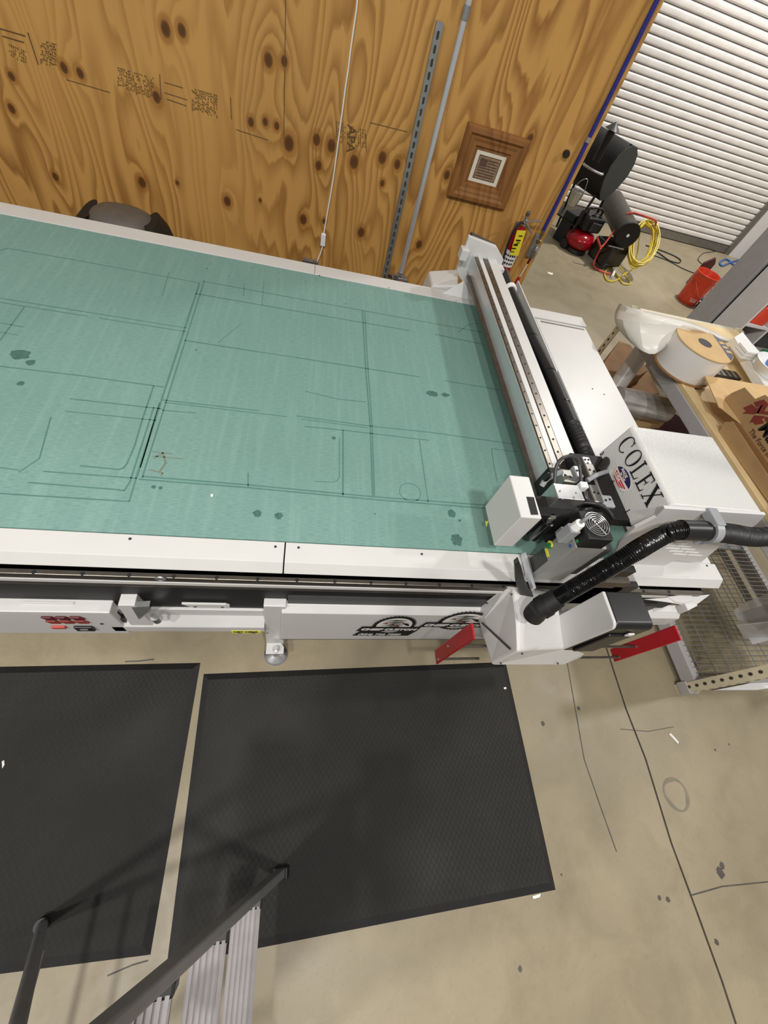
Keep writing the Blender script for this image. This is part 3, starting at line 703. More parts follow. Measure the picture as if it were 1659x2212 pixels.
letters('oval_text', 'IN THE', fpt(ov[0]-RS*.42, ov[1]+RT*.05, .004), wd_, up, RT*.40, 'flag_white', fo_, .0003, .0002)
letters('oval_text', 'USA', fpt(ov[0]-RS*.62, ov[1]-RT*.62, .004), wd_, up, RT*.66, 'flag_white', fo_, .0005, .0002)
for s_, dgt in ((.02,'3'),(.40,'2'),(.79,'1')): letters('station_number', dgt, fpt(fw*s_, hgt*.035, .0014), wd_, up, hgt*.17, 'ink_black', cov, .0004, .0002)
# carriage plate behind the tools
bx('carriage_plate', (.905, yf+.02, .93), (1.08, .90, 1.075), 'black_matte', th, .003)
bx('carriage_arm', (1.0, yf+.03, 1.06), (xl+.08, .96, 1.10), 'black_matte', th, .003)
def pxbox(flt, blt, frt, flb, zt):
    T = at(*flt, z=zt); return (T.x, T.y, at(*flb, x=T.x).z), (at(*frt, z=zt).x, at(*blt, z=zt).y, zt)
lo, hi = pxbox((1126,1117),(1102,1026),(1171,1120),(1067,1180),1.15)
m = MB(); m.box(lo, hi); cb_ = m.build('camera_box', 'white_paint', th, bevel=.003); cb_['label'] = 'white box with a tiny yellow warning triangle'
a = at(1052,1129,x=lo[0]-.0006); MB().prism([a+Vector((0,-.012,-.010)), a+Vector((0,.012,-.010)), a+Vector((0,0,.012))], (-.0008,0,0)).build('warning_sticker', 'yellow_label', cb_)
q = [at(u, v, z=1.1506) for u, v in ((1137,1073),(1153,1074),(1163,1112),(1147,1112))]; MB().prism(q, (0,0,.0006)).build('box_notch', 'black_matte', cb_)
lo, hi = pxbox((1206,1076),(1194,1043),(1263,1078),(1175,1105),1.155)
m = MB(); m.box(lo, hi); sb = m.build('motor_housing', 'silver', th, bevel=.002)
bx('motor_body', (lo[0]+.004, lo[1]-.002, .95), (hi[0]-.004, hi[1], lo[2]), 'black_plastic', th, .003)
sx0, sx1 = lo[0], hi[0]
for u, v in ((1210,1060),(1245,1064),(1240,1074),(1215,1078)):
    a = at(u, v, z=1.156); MB().cyl((a.x,a.y,1.1545), (a.x,a.y,1.157), .003, n=8).build('screw', 'steel_grey', sb)
# round pen holder beside the box
a = at(1183,1120,z=1.07); b = at(1146,1160,x=a.x)
b = Vector((a.x, a.y, b.z)); 
ph = MB().lathe((a.x, a.y-.01, b.z), (0,0,1), [(0,.012),(.012,.022),(a.z-b.z,.022),(a.z-b.z+.002,.018)], 24).build('pen_holder', 'black_gloss', th, True)
MB().cyl((a.x,a.y-.01,a.z), (a.x,a.y-.01,a.z+.03), .010, n=12).build('pen_clamp', 'steel_grey', ph, True)
for k in range(5): MB().sphere((a.x+random.uniform(-.02,.05), a.y+random.uniform(-.02,.04), a.z+random.uniform(.0,.03)), .006, 8).build('fitting', 'steel_grey', th)
bx('box_arm', (.74, .665, .985), (.93, .745, 1.10), 'black_matte', th, .003)
# grey laser box with panel
lo, hi = pxbox((1245,1182),(1213,1136),(1312,1186),(1151,1250),1.13)
m = MB(); m.box(lo, hi); gb = m.build('spindle_box', 'grey_case', th, bevel=.003); GX = lo[0]-.0006
gb['label'] = 'grey box with dark label panel and green button'
def gp(u, v, off=0): return at(u, v, x=GX-off)
MB().prism([gp(1144,1206), gp(1152,1237), gp(1183,1211), gp(1175,1184)], (-.001,0,0)).build('label_panel', 'screen_dark', gb)
MB().prism([gp(1177,1186), gp(1182,1204), gp(1187,1202), gp(1182,1184)], (-.0015,0,0)).build('yellow_label', 'yellow_label', gb)
a = gp(1189,1176); MB().cyl(a, a+Vector((-.004,0,0)), .013, n=24).build('button_bezel', 'yellow_label', gb); MB().cyl(a+Vector((0,-.004,-.002)), a+Vector((-.009,-.004,-.002)), .010, n=24).build('push_button', 'green_button', gb, True)
a = gp(1232,1179); MB().cyl(a, a+Vector((-.0015,0,0)), .006, n=18).build('round_sticker', 'blue_sticker', gb)
# connector with white gland
a = gp(1222,1162)+Vector((-.02,.01,-.03))
cn = MB(); p0 = at(1212,1166,x=GX-.02); p1 = at(1240,1138,x=GX-.02); p0 = Vector((GX-.02, (p0.y+p1.y)/2, p0.z)); p1 = Vector((GX-.02, p0.y, p1.z))
cn.box((GX-.036, p0.y-.017, p0.z), (GX-.002, p0.y+.017, p1.z)); cn = cn.build('connector_hood', 'grey_plastic', gb, bevel=.003)
bx('connector_latch', (GX-.03, p0.y+.017, p0.z-.005), (GX-.004, p0.y+.028, p0.z+.03), 'galvanised', cn, .002)
gz = p1.z
MB().cyl((GX-.019,p0.y,gz), (GX-.019,p0.y,gz+.03), .017, .015, n=8).build('cable_gland', 'white_plastic', cn, bevel=.002)
MB().tube([(GX-.019,p0.y,gz+.025),(GX-.019,p0.y,gz+.05),(GX-.01,p0.y+.004,gz+.068)], .0055, 10).build('gland_cable', 'grey_plastic', cn, True)
# fan box on top
lo2, hi2 = pxbox((1290,1150),(1262,1104),(1345,1155),(1245,1178),1.185)
fb = MB(); fb.box((GX+.004, lo[1]+.0, 1.125), (GX+.094, lo[1]+.10, 1.185)); fb = fb.build('fan_box', 'black_plastic', th, bevel=.003)
fc = Vector((GX+.050, lo[1]+.052, 1.187))
def ring(c, r, tr, par, nm, mat):
    MB().tube([(c.x+r*math.cos(k*math.pi/8), c.y+r*math.sin(k*math.pi/8), c.z) for k in range(16)], tr, 6, 2, closed=True).build(nm, mat, par, True)
MB().lathe((fc.x,fc.y,1.184), (0,0,1), [(0,.04),(.0015,.04)], 28).build('fan_opening', 'black_matte', fb)
gr = MB().tube([(fc.x-.036,fc.y-.02,fc.z+.002),(fc.x+.036,fc.y+.02,fc.z+.002)], .0014, 6, smooth=False).build('fan_guard', 'silver', fb, True)
MB().tube([(fc.x-.02,fc.y+.036,fc.z+.002),(fc.x+.02,fc.y-.036,fc.z+.002)], .0014, 6, smooth=False).build('guard_wire', 'silver', gr, True)
for k in range(5): ring(fc+Vector((0,0,.003)), .010+.0078*k, .0014, gr, 'guard_ring', 'silver')
a = at(1247,1169,x=GX+.003); MB().cyl(a, a+Vector((-.0015,0,0)), .006, n=18).build('round_sticker', 'green_sticker', fb)
# grey shroud to the right of the spindle box
bx('spindle_shroud', (hi[0], lo[1]+.012, lo[2]+.03), (hi[0]+.05, lo[1]+.06, 1.10), 'dark_grey', th, .006)
bx('spindle_foot', (lo[0]+.01, lo[1]+.004, lo[2]-.035), (hi[0]-.02, lo[1]+.07, lo[2]), 'silver', th, .003)
# U bracket at the bottom left
q = [at(u, v, x=lo[0]-.02) for u, v in ((1125,1197),(1131,1193),(1136,1215),(1152,1270),(1146,1274),(1134,1240))]
MB().prism(q, (.012,0,0)).build('spring_bracket', 'anodised_silver', th, bevel=.001)
q = [at(u, v, y=.50) for u, v in ((1112,1222),(1121,1214),(1128,1232),(1136,1262),(1152,1288),(1160,1318),(1140,1312),(1124,1290),(1114,1258))]
MB().prism(q, (0,.02,0)).build('dust_bracket', 'black_plastic', th, bevel=.003)
# pneumatic block, cables and fittings between beam and cover
zc = 1.09
for (u0,v0,u1,v1,mt,hh) in ((1208,1012,1238,1042,'steel_grey',.05),(1238,1005,1256,1030,'anodised_silver',.05),(1262,1000,1288,1030,'steel_grey',.06),(1270,1045,1300,1085,'steel_grey',.05),(1296,1068,1325,1095,'anodised_silver',.04),(1256,985,1275,1004,'silver',.03)):
    a, b = at(u0, v0, z=zc+hh/2), at(u1, v1, z=zc+hh/2)
    o = bx('valve_block', (min(a.x,b.x), min(a.y,b.y), zc-.03), (max(a.x,b.x)+.012, max(a.y,b.y), zc+hh/2), mt, th, .004)
    for kx in (.3,.7):
        xx = min(a.x,b.x)+(abs(b.x-a.x)+.012)*kx; yy = (a.y+b.y)/2+random.uniform(-.006,.006)
        MB().cyl((xx,yy,zc+hh/2-.001), (xx,yy,zc+hh/2+.0015), .0045, n=12).build('bolt', 'black_matte', o)
for pts, r, mt in (([(1198,1046,1.14),(1201,1010,1.17),(1215,990,1.19),(1236,986,1.18),(1250,1000,1.15),(1256,1040,1.12)],.006,'dark_grey'),
                   ([(1170,1050,1.10),(1180,1036,1.12),(1198,1026,1.13),(1212,1020,1.12)],.010,'grey_plastic'),
                   ([(1268,1038,1.12),(1285,1028,1.13),(1300,1022,1.12),(1312,1018,1.10)],.009,'grey_plastic'),
                   ([(1270,1000,1.11),(1288,1045,1.11),(1302,1080,1.10),(1315,1110,1.09)],.006,'silver'),
                   ([(1262,1062,1.14),(1268,1080,1.13),(1285,1090,1.12),(1305,1096,1.12)],.010,'black_plastic'),
                   ([(1246,1092,1.12),(1262,1086,1.13),(1290,1090,1.14),(1312,1104,1.13),(1325,1120,1.12)],.008,'black_plastic'),
                   ([(1252,1110,1.14),(1264,1102,1.15),(1276,1100,1.14)],.007,'black_plastic'),
                   ([(1292,1020,1.10),(1308,1000,1.11),(1318,985,1.10)],.016,'black_plastic')):
    MB().tube([at(u, v, z=z) for u, v, z in pts], r, 10).build('cable', mt, th, True)
a = at(1262,1047,z=1.16); bx('cable_plug', (a.x-.014,a.y-.012,1.13), (a.x+.014,a.y+.012,1.163), 'white_plastic', th, .003)
bx('lever_tab', (lo[0]-.03, .79, 1.10), (lo[0]-.018, .81, 1.15), 'black_plastic', th, .002)
# carriage base block seen right of the hose, over the front carriage
q = [at(u, v, y=.545) for u, v in ((1238,1296),(1325,1245),(1366,1238),(1390,1288),(1305,1290),(1246,1318))]
MB().prism(q, (0,.02,0)).build('base_plate', 'white_side', th, bevel=.002)
for (u0,v0,u1,v1,mt) in ((1246,1262,1284,1300,'anodised_silver'),(1282,1252,1304,1286,'steel_rail'),(1226,1282,1262,1312,'anodised_silver'),(1325,1262,1352,1278,'black_plastic'),(1332,1228,1352,1242,'black_plastic')):
    a, b = at(u0, v0, y=.53), at(u1, v1, y=.53)
    bx('sensor_block', (a.x, .52, min(a.z,b.z)), (b.x, .546, max(a.z,b.z)), mt, th, .003)

# ================================================================== VACUUM HOSE
vh = thing('vacuum_hose', 'thick black ribbed vacuum hose clamped to the white cutting head cover', 'hose', (1.2, .5, .9))
yh = yf-.065
P = [at(u, v, y=y) for u, v, y in ((1180,1306,.43),(1240,1270,.46),(1290,1241,.485),(1340,1211,.505),(1385,1183,.53),(1425,1160,yh),(1452,1149,yh),(1478,1145,yh))]
MB().tube(P, .03, 24, 70, rfun=rip(.0062, .0295, .0017)).build('ribbed_section', 'black_gloss', vh, True)
a, b = at(1470,1145,y=yh), at(1530,1147,y=yh)
MB().cyl(a, b, .033, n=28).build('hose_coupling', 'black_plastic', vh, True)
c_ = at(1532,1147,y=yh); d_ = (b-a).normalized()
cl = MB().lathe(c_-d_*.012, d_, [(0,.034),(0,.041),(.026,.041),(.026,.034)], 32).build('hose_clamp', 'grey_plastic', vh, True)
MB().obox(c_+Vector((0,.028,.03)), (.018,0,0), (0,.032,0), (0,0,.016)).build('clamp_arm', 'grey_plastic', cl, bevel=.003)
MB().obox(c_+Vector((0,-.012,-.044)), (.016,0,0), (0,.01,0), (0,0,.012)).build('clamp_screw_boss', 'grey_plastic', cl, bevel=.003)
P = [at(u, v, y=y) for u, v, y in ((1542,1149,yh),(1580,1153,yh),(1625,1160,yh),(1670,1158,yh+.01),(1720,1150,yh+.03),(1780,1140,yh+.06))]+[Vector(p) for p in ((2.02,.66,1.32),(2.16,.74,1.62),(2.20,.80,2.1),(2.20,.84,2.8),(2.20,.84,3.6))]
MB().tube(P, .03, 20, 44, rfun=rip(.0085, .0315, .0018)).build('ribbed_section', 'black_rubber', vh, True)
cf = MB().lathe(at(1205,1291,y=.44), at(1165,1316,y=.42)-at(1205,1291,y=.44), [(0,.033),(.04,.036),(.042,.039),(.07,.039)], 28).build('hose_cuff', 'black_matte', vh, True)
q = at(1158,1318,y=.415)
MB().lathe(q+Vector((0,0,.02)), (0,-.25,-1), [(0,.033),(.03,.036),(.05,.034),(.052,.02)], 28).build('nozzle', 'black_rubber', vh, True)
# ================================================================== THINGS ON THE PLYWOOD WALL
# slotted strut
a, b = wp(941,42), wp(832,600); xs = .572
m = MB(); w2, dp = .0205, .030
prof = [(-w2,0),(-w2,-dp),(-w2+.009,-dp),(-w2+.009,-dp+.003),(-w2+.003,-dp+.003),(-w2+.003,-.003),(w2-.003,-.003),(w2-.003,-dp+.003),(w2-.009,-dp+.003),(w2-.009,-dp),(w2,-dp),(w2,0)]
m.box((xs-w2, YW-dp, .05), (xs+w2, YW-.0005, a.z))
m.mi = 1
zz = .09
while zz < a.z-.03:
    m.prism([(xs+.007*math.cos(k*math.pi/6), YW-dp-.0006, zz+(.016 if math.sin(k*math.pi/6) > 0 else -.016)*.6+.007*math.sin(k*math.pi/6)) for k in range(12)], (0,.0005,0)); zz += .051
o = m.build('strut_channel', ['galvanised','joint_dark'], bevel=.002)
tag(o, 'slotted galvanised strut standing against the plywood left of the smooth conduit', 'strut channel')
o = MB().cyl((.690, YW-.030, .50), (.690, YW-.030, 2.6), .0165, n=20).build('conduit', 'anodised_silver', smooth=True)
tag(o, 'smooth silver metal conduit pipe running up the plywood beside the slotted strut', 'conduit')
MB().lathe((.690, YW-.030, 1.80), (0,0,1), [(0,.0175),(.002,.021),(.05,.021),(.052,.0175)], 20).build('coupling', 'galvanised', o, True)
ob = thing('outlet_box', 'grey metal electrical box at the foot of the conduit with a red tag', 'electrical box', (.69, YW, .42))
bx('box_body', (.625, YW-.06, .36), (.755, YW, .47), 'galvanised', ob, .004)
MB().lathe((.690, YW-.030, .468), (0,0,1), [(0,.024),(.02,.024),(.022,.02),(.036,.02)], 16).build('connector', 'silver', ob, True)
bx('red_tag', (.688, YW-.072, .385), (.712, YW-.061, .455), 'red_plastic', ob, .003)
bx('screw_plate', (.635, YW-.063, .455), (.672, YW-.058, .49), 'silver', ob, .002)
o = MB().tube([(.60, YW-.02, .462), (.70, YW-.085, .45), (.82, YW-.09, .432), (1.0, YW-.08, .41), (1.2, YW-.06, .36)], .007, 8).build('black_cable', 'black_rubber', smooth=True)
tag(o, 'thin black cable leaving the metal box towards the gantry end', 'cable')
ob = thing('outlet_box', 'small silver outlet box on the plywood under the white switch cord', 'electrical box', (-.01, YW, .42))
bx('box_body', (-.065, YW-.05, .36), (.045, YW, .455), 'galvanised', ob, .004)
bx('cover_plate', (-.068, YW-.054, .355), (.048, YW-.05, .462), 'silver', ob, .002)
for x in (-.045, .025): MB().lathe((x, YW-.03, .455), (0,0,1), [(0,.016),(.012,.016),(.014,.01)], 12).build('clamp', 'silver', ob, True)
cd = thing('power_cord', 'white cord with an inline switch hanging down the plywood', 'cord', (.05, YW-.01, 1.0))
P = [at(u, v, y=YW-.012) for u, v in ((772,-40),(771,10),(764,60),(757,110),(752,150),(746,190),(738,250),(730,310),(722,370),(715,415),(708,455),(702,490),(699,509))]
MB().tube(P, .0042, 8, 4).build('cord', 'white_plastic', cd, True)
a = at(698,518,y=YW-.014); bx('inline_switch', (a.x-.017,a.y-.010,a.z-.042), (a.x+.017,a.y+.010,a.z+.042), 'white_plastic', cd, .005)
P = [at(u, v, y=YW-.014) for u, v in ((698,528),(693,545),(688,558),(683,572))]
MB().tube(P, .0042, 8, 4).build('cord', 'white_plastic', cd, True)

# framed print
pf = thing('picture_frame', 'wooden picture frame with a small flag print hanging on the plywood', 'picture frame', (1.09, YW, 1.24))
plywood('oak_frame', [], lin((148,100,54)), lin((112,70,32)), 22)
x0, x1, z0, z1 = .872, 1.302, 1.046, 1.433
def frame_ring(out, inn, mb): pass
prof = [(0,.0),(.0,.020),(.012,.034),(.034,.036),(.048,.022),(.058,.022),(.074,.016),(.092,.016),(.098,.006),(.112,.006),(.112,0)]
m = MB()
R = []
for d, h in prof:
    R.append([(x0+d, YW-h, z0+d), (x1-d, YW-h, z0+d), (x1-d, YW-h, z1-d), (x0+d, YW-h, z1-d)])
m.rings(R, cap=False); m.build('wooden_moulding', 'oak_frame', pf)
MB().prism([(x0+.108,YW-.004,z0+.108),(x1-.108,YW-.004,z0+.108),(x1-.108,YW-.004,z1-.108),(x0+.108,YW-.004,z1-.108)], (0,.003,0)).build('mat_board', 'mat_board', pf)
px0, px1, pz0, pz1 = x0+.138, x1-.138, z0+.132, z1-.132
pr = bx('print', (px0, YW-.006, pz0), (px1, YW-.0045, pz1), 'sepia_print', pf)
m = MB()
for a_, b_ in (((px0,pz0),(px1,pz0+.004)),((px0,pz1-.004),(px1,pz1)),((px0,pz0),(px0+.004,pz1)),((px1-.004,pz0),(px1,pz1))): m.box((a_[0],YW-.0068,a_[1]), (b_[0],YW-.0058,b_[1]))
h = (pz1-pz0)
for k in range(7):
    zz = pz0+.014+k*(h-.028)/6.6; m.box((px0+.014+(.055 if k > 3 else 0), YW-.0067, zz), (px1-.014, YW-.0058, zz+.006))
m.box((px0+.014, YW-.0067, pz1-.056), (px0+.064, YW-.0058, pz1-.016))
m.build('flag_pattern', 'sepia_dark', pr)

# fire extinguisher
fe = thing('fire_extinguisher', 'red fire extinguisher with a yellow inspection tag on the plywood', 'fire extinguisher', (1.47, YW-.07, .65))
ex, ey = 1.462, YW-.075
MB().lathe((ex,ey,.63), (0,0,1), [(0,.045),(.006,.053),(.30,.053),(.335,.046),(.358,.028),(.368,.018),(.375,.018)], 32).build('cylinder', 'red_enamel', fe, True)
lw = MB().lathe((ex,ey,.74), (0,0,1), [(0,.0535),(.11,.0535)], 32).build('instruction_label', 'white_label', fe, True)
for r in range(3):
    for k in range(5):
        q = -2.5+k*.33; zz = .765+r*.027
        MB().obox((ex+.0542*math.cos(q), ey+.0542*math.sin(q), zz), Vector((-math.sin(q),math.cos(q),0))*.006, Vector((math.cos(q),math.sin(q),0))*.0006, (0,0,.006)).build('label_mark', 'ink_black', lw)
q = -2.2; MB().prism([(ex+.0542*math.cos(q)-.02,ey+.0542*math.sin(q)+.012,.69),(ex+.0542*math.cos(q)+.02,ey+.0542*math.sin(q)-.012,.69),(ex+.0542*math.cos(q),ey+.0542*math.sin(q)-.002,.72)], (-.001,-.001,0)).build('triangle_mark', 'white_label', fe)
bx('wall_bracket', (ex-.03, ey+.05, .92), (ex+.03, YW, 1.0), 'steel_grey', fe, .002)
vb = MB().lathe((ex,ey,1.0), (0,0,1), [(0,.017),(.03,.019),(.035,.014),(.06,.014),(.062,.010)], 16).build('valve', 'silver', fe, True)
MB().lathe((ex-.002,ey,1.062), (0,0,1), [(0,.008),(.01,.016),(.03,.016),(.036,.008)], 14).build('pressure_gauge', 'steel_grey', vb, True)
MB().obox((ex+.055,ey-.01,1.052), (.055,0,.012), (0,.010,0), (-.001,0,.005)).build('lever', 'silver', fe, bevel=.003)
MB().obox((ex+.045,ey-.01,1.005), (.042,0,-.030), (0,.010,0), (.003,0,.005)).build('carry_handle', 'silver', fe, bevel=.003)
MB().tube([(ex-.015,ey-.015,1.03),(ex-.05,ey-.03,1.02),(ex-.066,ey-.035,.94),(ex-.062,ey-.045,.82),(ex-.045,ey-.055,.74),(ex-.04,ey-.058,.69)], .0075, 10).build('discharge_hose', 'black_rubber', fe, True)
t1q = MB().obox((ex-.008,ey-.062,.915), (.031,-.004,.006), (0,.0008,.0), (-.014,0,.082)).build('inspection_tag', 'yellow_tag', fe, bevel=.001)
m = MB()
for k, (dx, dz, wx, wz) in enumerate(((-.004,.05,.012,.003),(-.006,.02,.016,.004),(-.010,-.01,.014,.006),(-.013,-.035,.016,.003),(-.017,-.058,.018,.002),(0,.005,.010,.002))):
    m.obox((ex-.008+dx,ey-.0665,.915+dz), (wx,-.002,.003), (0,.0008,0), (-.001,0,wz))
m.build('tag_print', 'ink_black', t1q)

# air line down the end of the wall
ap = thing('air_pipe', 'blue air pipe running down the right edge of the plywood wall', 'pipe', (1.665, YW-.02, 1.0))
MB().cyl((1.655,YW-.022,.985), (1.655,YW-.022,3.3), .0135, n=16).build('pipe', 'blue_pipe', ap, True)
MB().lathe((1.655,YW-.022,1.50), (0,0,1), [(0,.0165),(.026,.0165)], 16).build('pipe_clip', 'silver', ap, True)
bx('valve_plate', (1.615,YW-.028,.80), (1.665,YW-.004,.96), 'galvanised', ap, .004)
MB().lathe((1.655,YW-.03,.90), (0,0,1), [(0,.010),(.01,.017),(.03,.017),(.034,.011),(.06,.011),(.062,.015),(.09,.015)], 14).build('brass_fitting', 'brass', ap, True)
MB().lathe((1.660,YW-.04,.80), (0,0,1), [(0,.009),(.02,.014),(.05,.014),(.055,.020),(.07,.020),(.09,.012)], 14).build('quick_coupler', 'silver', ap, True)
MB().tube([(1.655,YW-.035,.80),(1.650,YW-.035,.76)], .008, 8).build('dark_nipple', 'bag_maroon', ap, True)
bg = thing('blow_gun', 'red handled air wand hanging by a thin tube at the wall end', 'air gun', (1.63, YW-.03, .62))
MB().tube([(1.652,YW-.035,.76),(1.645,YW-.036,.70),(1.637,YW-.036,.645)], .004, 8).build('wand', 'white_label', bg, True)
MB().lathe((1.639,YW-.036,.655), (-.08,0,-1), [(0,.008),(.01,.013),(.10,.015),(.12,.009)], 14).build('grip', 'red_plastic', bg, True)
o = MB().lathe((1.56, YW, 1.42), (0,-1,0), [(0,.018),(.02,.022),(.035,.018)], 16).build('cable_grommet', 'black_rubber', smooth=True)
tag(o, 'round black grommet in the plywood just left of the blue pipe', 'grommet')

# rounded dark chair behind the table
ch = thing('office_chair', 'dark grey rounded chair back showing over the far edge of the table', 'chair', (-1.10, 2.80, 0))
m = MB()
R = []
for k, (z, hw, hd) in enumerate(((.50,.20,.10),(.60,.205,.125),(.68,.19,.13),(.725,.165,.12),(.752,.12,.09),(.765,.05,.04))):
    R.append([(-1.10+hw*abs(math.cos(q))**.75*(1 if math.cos(q) > 0 else -1), 2.80+hd*abs(math.sin(q))**.8*(1 if math.sin(q) > 0 else -1), z) for q in [i*2*math.pi/28 for i in range(28)]])
m.rings(R); m.build('back_cushion', 'chair_grey', ch, True)
for sx in (-1, 1):
    m = MB(); R = []
    for z, x_, hw in ((.48,.225,.035),(.60,.225,.045),(.68,.20,.045),(.73,.165,.03)):
        R.append([(-1.10+sx*x_+hw*math.cos(q), 2.80+.12*math.sin(q), z) for q in [i*2*math.pi/16 for i in range(16)]])
    m.rings(R); m.build('side_bolster', 'black_matte', ch, True)
bx('back_panel', (-1.21,2.655,.50), (-.99,2.69,.655), 'grey_case', ch, .012)
bx('seat', (-1.34,2.60,.42), (-.86,3.02,.50), 'black_matte', ch, .03)
MB().cyl((-1.1,2.8,.08), (-1.1,2.8,.42), .03, n=16).build('post', 'black_plastic', ch)
for k in range(5):
    q = k*2*math.pi/5; MB().obox((-1.1+.14*math.cos(q),2.8+.14*math.sin(q),.065), (.14*math.cos(q),.14*math.sin(q),0), (-.02*math.sin(q),.02*math.cos(q),0), (0,0,.015)).build('base_arm', 'black_plastic', ch, bevel=.004)
    c_ = (-1.1+.26*math.cos(q), 2.8+.26*math.sin(q), .026); MB().cyl((c_[0]-.01,c_[1],c_[2]), (c_[0]+.01,c_[1],c_[2]), .026, n=16).build('caster', 'black_plastic', ch)

# ================================================================== FLOOR MATS
def mat(label, c, group=None):
    m = MB(); n = 4; ctr = Vector((sum(p[0] for p in c)/4, sum(p[1] for p in c)/4, 0))
    def inset(p, d):
        v = ctr-Vector((p[0],p[1],0)); return Vector((p[0]+d*(1 if v.x > 0 else -1), p[1]+d*(1 if v.y > 0 else -1), 0))
    o_ = [m.bm.verts.new((p[0],p[1],.0008)) for p in c]; i_ = [m.bm.verts.new(inset(p,.028)+Vector((0,0,.013))) for p in c]
    m.mi = 0; m.face(i_); m.mi = 1; m.face(o_[::-1])
    for k in range(4): m.face([o_[k], o_[(k+1)%4], i_[(k+1)%4], i_[k]])
    return tag(m.build('floor_mat', ['mat_rubber','mat_edge']), label, 'floor mat', 'black anti-fatigue mats in front of the table')
mat('black rubber floor mat under the ladder, right of the other mat', [tuple(at(u, v, z=0)[:2]) for u, v in ((440,1456),(1092,1430),(1200,1922),(360,2087))])
c1, c2 = at(433,1432,z=0), at(325,2062,z=0)
mat('black rubber floor mat cut off by the left side of the picture', [(c1.x-1.52,c1.y-.012),(c1.x,c1.y),(c2.x,c2.y),(c2.x-1.52,c2.y+.03)])
o = MB()
c = at(1456,1595,z=.001); o.prism([(c.x-.022,c.y+.02,.001),(c.x-.008,c.y+.026,.001),(c.x+.02,c.y-.018,.003),(c.x+.008,c.y-.026,.004)], (0,0,.0006))
tag(o.build('paper_scrap', 'paper_white'), 'small white paper scrap on the bare concrete at the right', 'scrap')
for lab, pts, z in (('tiny curled white scrap at the left end of the left mat', [(4,1645),(9,1642),(10,1652),(5,1660)], .0145), ('tiny white scrap near the top right corner of the right mat', [(1088,1485),(1093,1484),(1094,1488),(1089,1489)], .0145),
                    ('small scrap of clear tape by the bottom right corner of the right mat', [(1150,1936),(1168,1930),(1166,1938),(1152,1942)], .001), ('white crumb lying on the green felt', [(455,1068),(460,1067),(460,1073),(455,1073)], H+.001),
                    ('pale scrap on the floor below the red compressor', [(1182,587),(1195,590),(1193,594),(1184,591)], .001)):
    tag(MB().prism([at(u, v, z=z) for u, v in pts], (0,0,.0008)).build('scrap', 'paper_white'), lab, 'scrap')

# ================================================================== STEPLADDER
ld = thing('stepladder', 'grey and aluminium stepladder standing on the black mats at the bottom edge', 'ladder', (-.25, -.55, 0))
def rail_x(z): return .052-.268*z
dx = Vector((-.268,0,1)).normalized(); px_ = Vector((1,0,.268)).normalized()
LT = 1.22
for y in (-.318, -.80):
    a, b = Vector((rail_x(.03),y,.03)), Vector((rail_x(LT),y,LT))
    m = MB(); m.obox((a+b)/2, (b-a)/2, px_*.018, (0,.014,0))
    rl_ = m.build('front_rail', 'ladder_grey', ld, bevel=.005)
    MB().obox(a+dx*-.004, dx*.022, px_*.028, (0,.018,0)).build('foot_pad', 'black_rubber', rl_, bevel=.004)
for k, z in enumerate((.29,.57,.85)):
    xc = rail_x(z)-.034
    m = MB(); prof = []
    x_ = xc-.042; n = 6; step = .084/n
    m.box((xc-.042,-.79,z-.024), (xc+.042,-.352,z-.005))
    for j in range(n):
        m.box((xc-.042+j*step+.0028,-.79,z-.005), (xc-.042+j*step+step-.0028,-.352,z))
    tr = m.build('tread', 'aluminium', ld)
    for y in (-.354,-.335): pass
    bx('tread_bracket', (xc-.012,-.36,z-.06), (xc+.046,-.333,z-.001), 'black_plastic', tr, .006)
    bx('tread_bracket', (xc-.012,-.79,z-.06), (xc+.048,-.765,z-.001), 'black_plastic', tr, .006)
for y in (-.375, -.79):
    a, b = Vector((-.715,y,.02)), Vector((-.29,y+(.0),LT))
    rg = MB().cyl(a, b, .0155, n=18).build('rear_leg', 'ladder_grey', ld, True)
    MB().cyl(a+Vector((-.002,0,-.012)), a+Vector((.006,0,.03)), .0195, n=18).build('foot_cap', 'black_rubber', rg)
bx('top_cap', (-.36,-.83,LT-.03), (-.21,-.29,LT+.03), 'black_plastic', ld, .01)
MB().cyl((-.60,-.375,.31), (-.60,-.79,.31), .010, n=12).build('rear_brace', 'ladder_grey', ld)

# ================================================================== RACK AT THE RIGHT
rk = thing('storage_rack', 'cream and grey steel rack with a wooden top deck right of the cutting table', 'rack', (2.65, 1.4, 0))
RX0, RX1, RY0, RY1, DZ = 2.215, 3.20, .245, 2.64, .885
def upright(x, y, sx, sy, h):
    m = MB(); t_ = .003; w_ = .052
    m.prism([(x,y,0),(x+sx*w_,y,0),(x+sx*w_,y+sy*t_,0),(x+sx*t_,y+sy*t_,0),(x+sx*t_,y+sy*w_,0),(x,y+sy*w_,0)], (0,0,h))
    m.mi = 1; z = .035
    while z < h-.03:
        for fx, fy, nx, ny in ((sx*.027,0,0,-sy), (0,sy*.027,-sx,0)):
            c = Vector((x+fx+nx*.0008, y+fy+ny*.0008, z)); tdir = Vector((1,0,0)) if nx == 0 else Vector((0,1,0))
            m.prism([c+tdir*q*.0085+Vector((0,0,r*.009)) for q, r in ((0,1.5),(.75,.9),(1,0),(.6,-.9),(0,-1.1),(-.6,-.9),(-1,0),(-.75,.9))], Vector((-nx,-ny,0))*.0005)
        z += .0508
    return m.build('upright', ['rack_cream','joint_dark'], rk)
upright(RX0,RY0,1,1,1.10); upright(RX1,RY0,-1,1,1.10); upright(RX0,RY1,1,-1,.90); upright(RX1,RY1,-1,-1,.90)
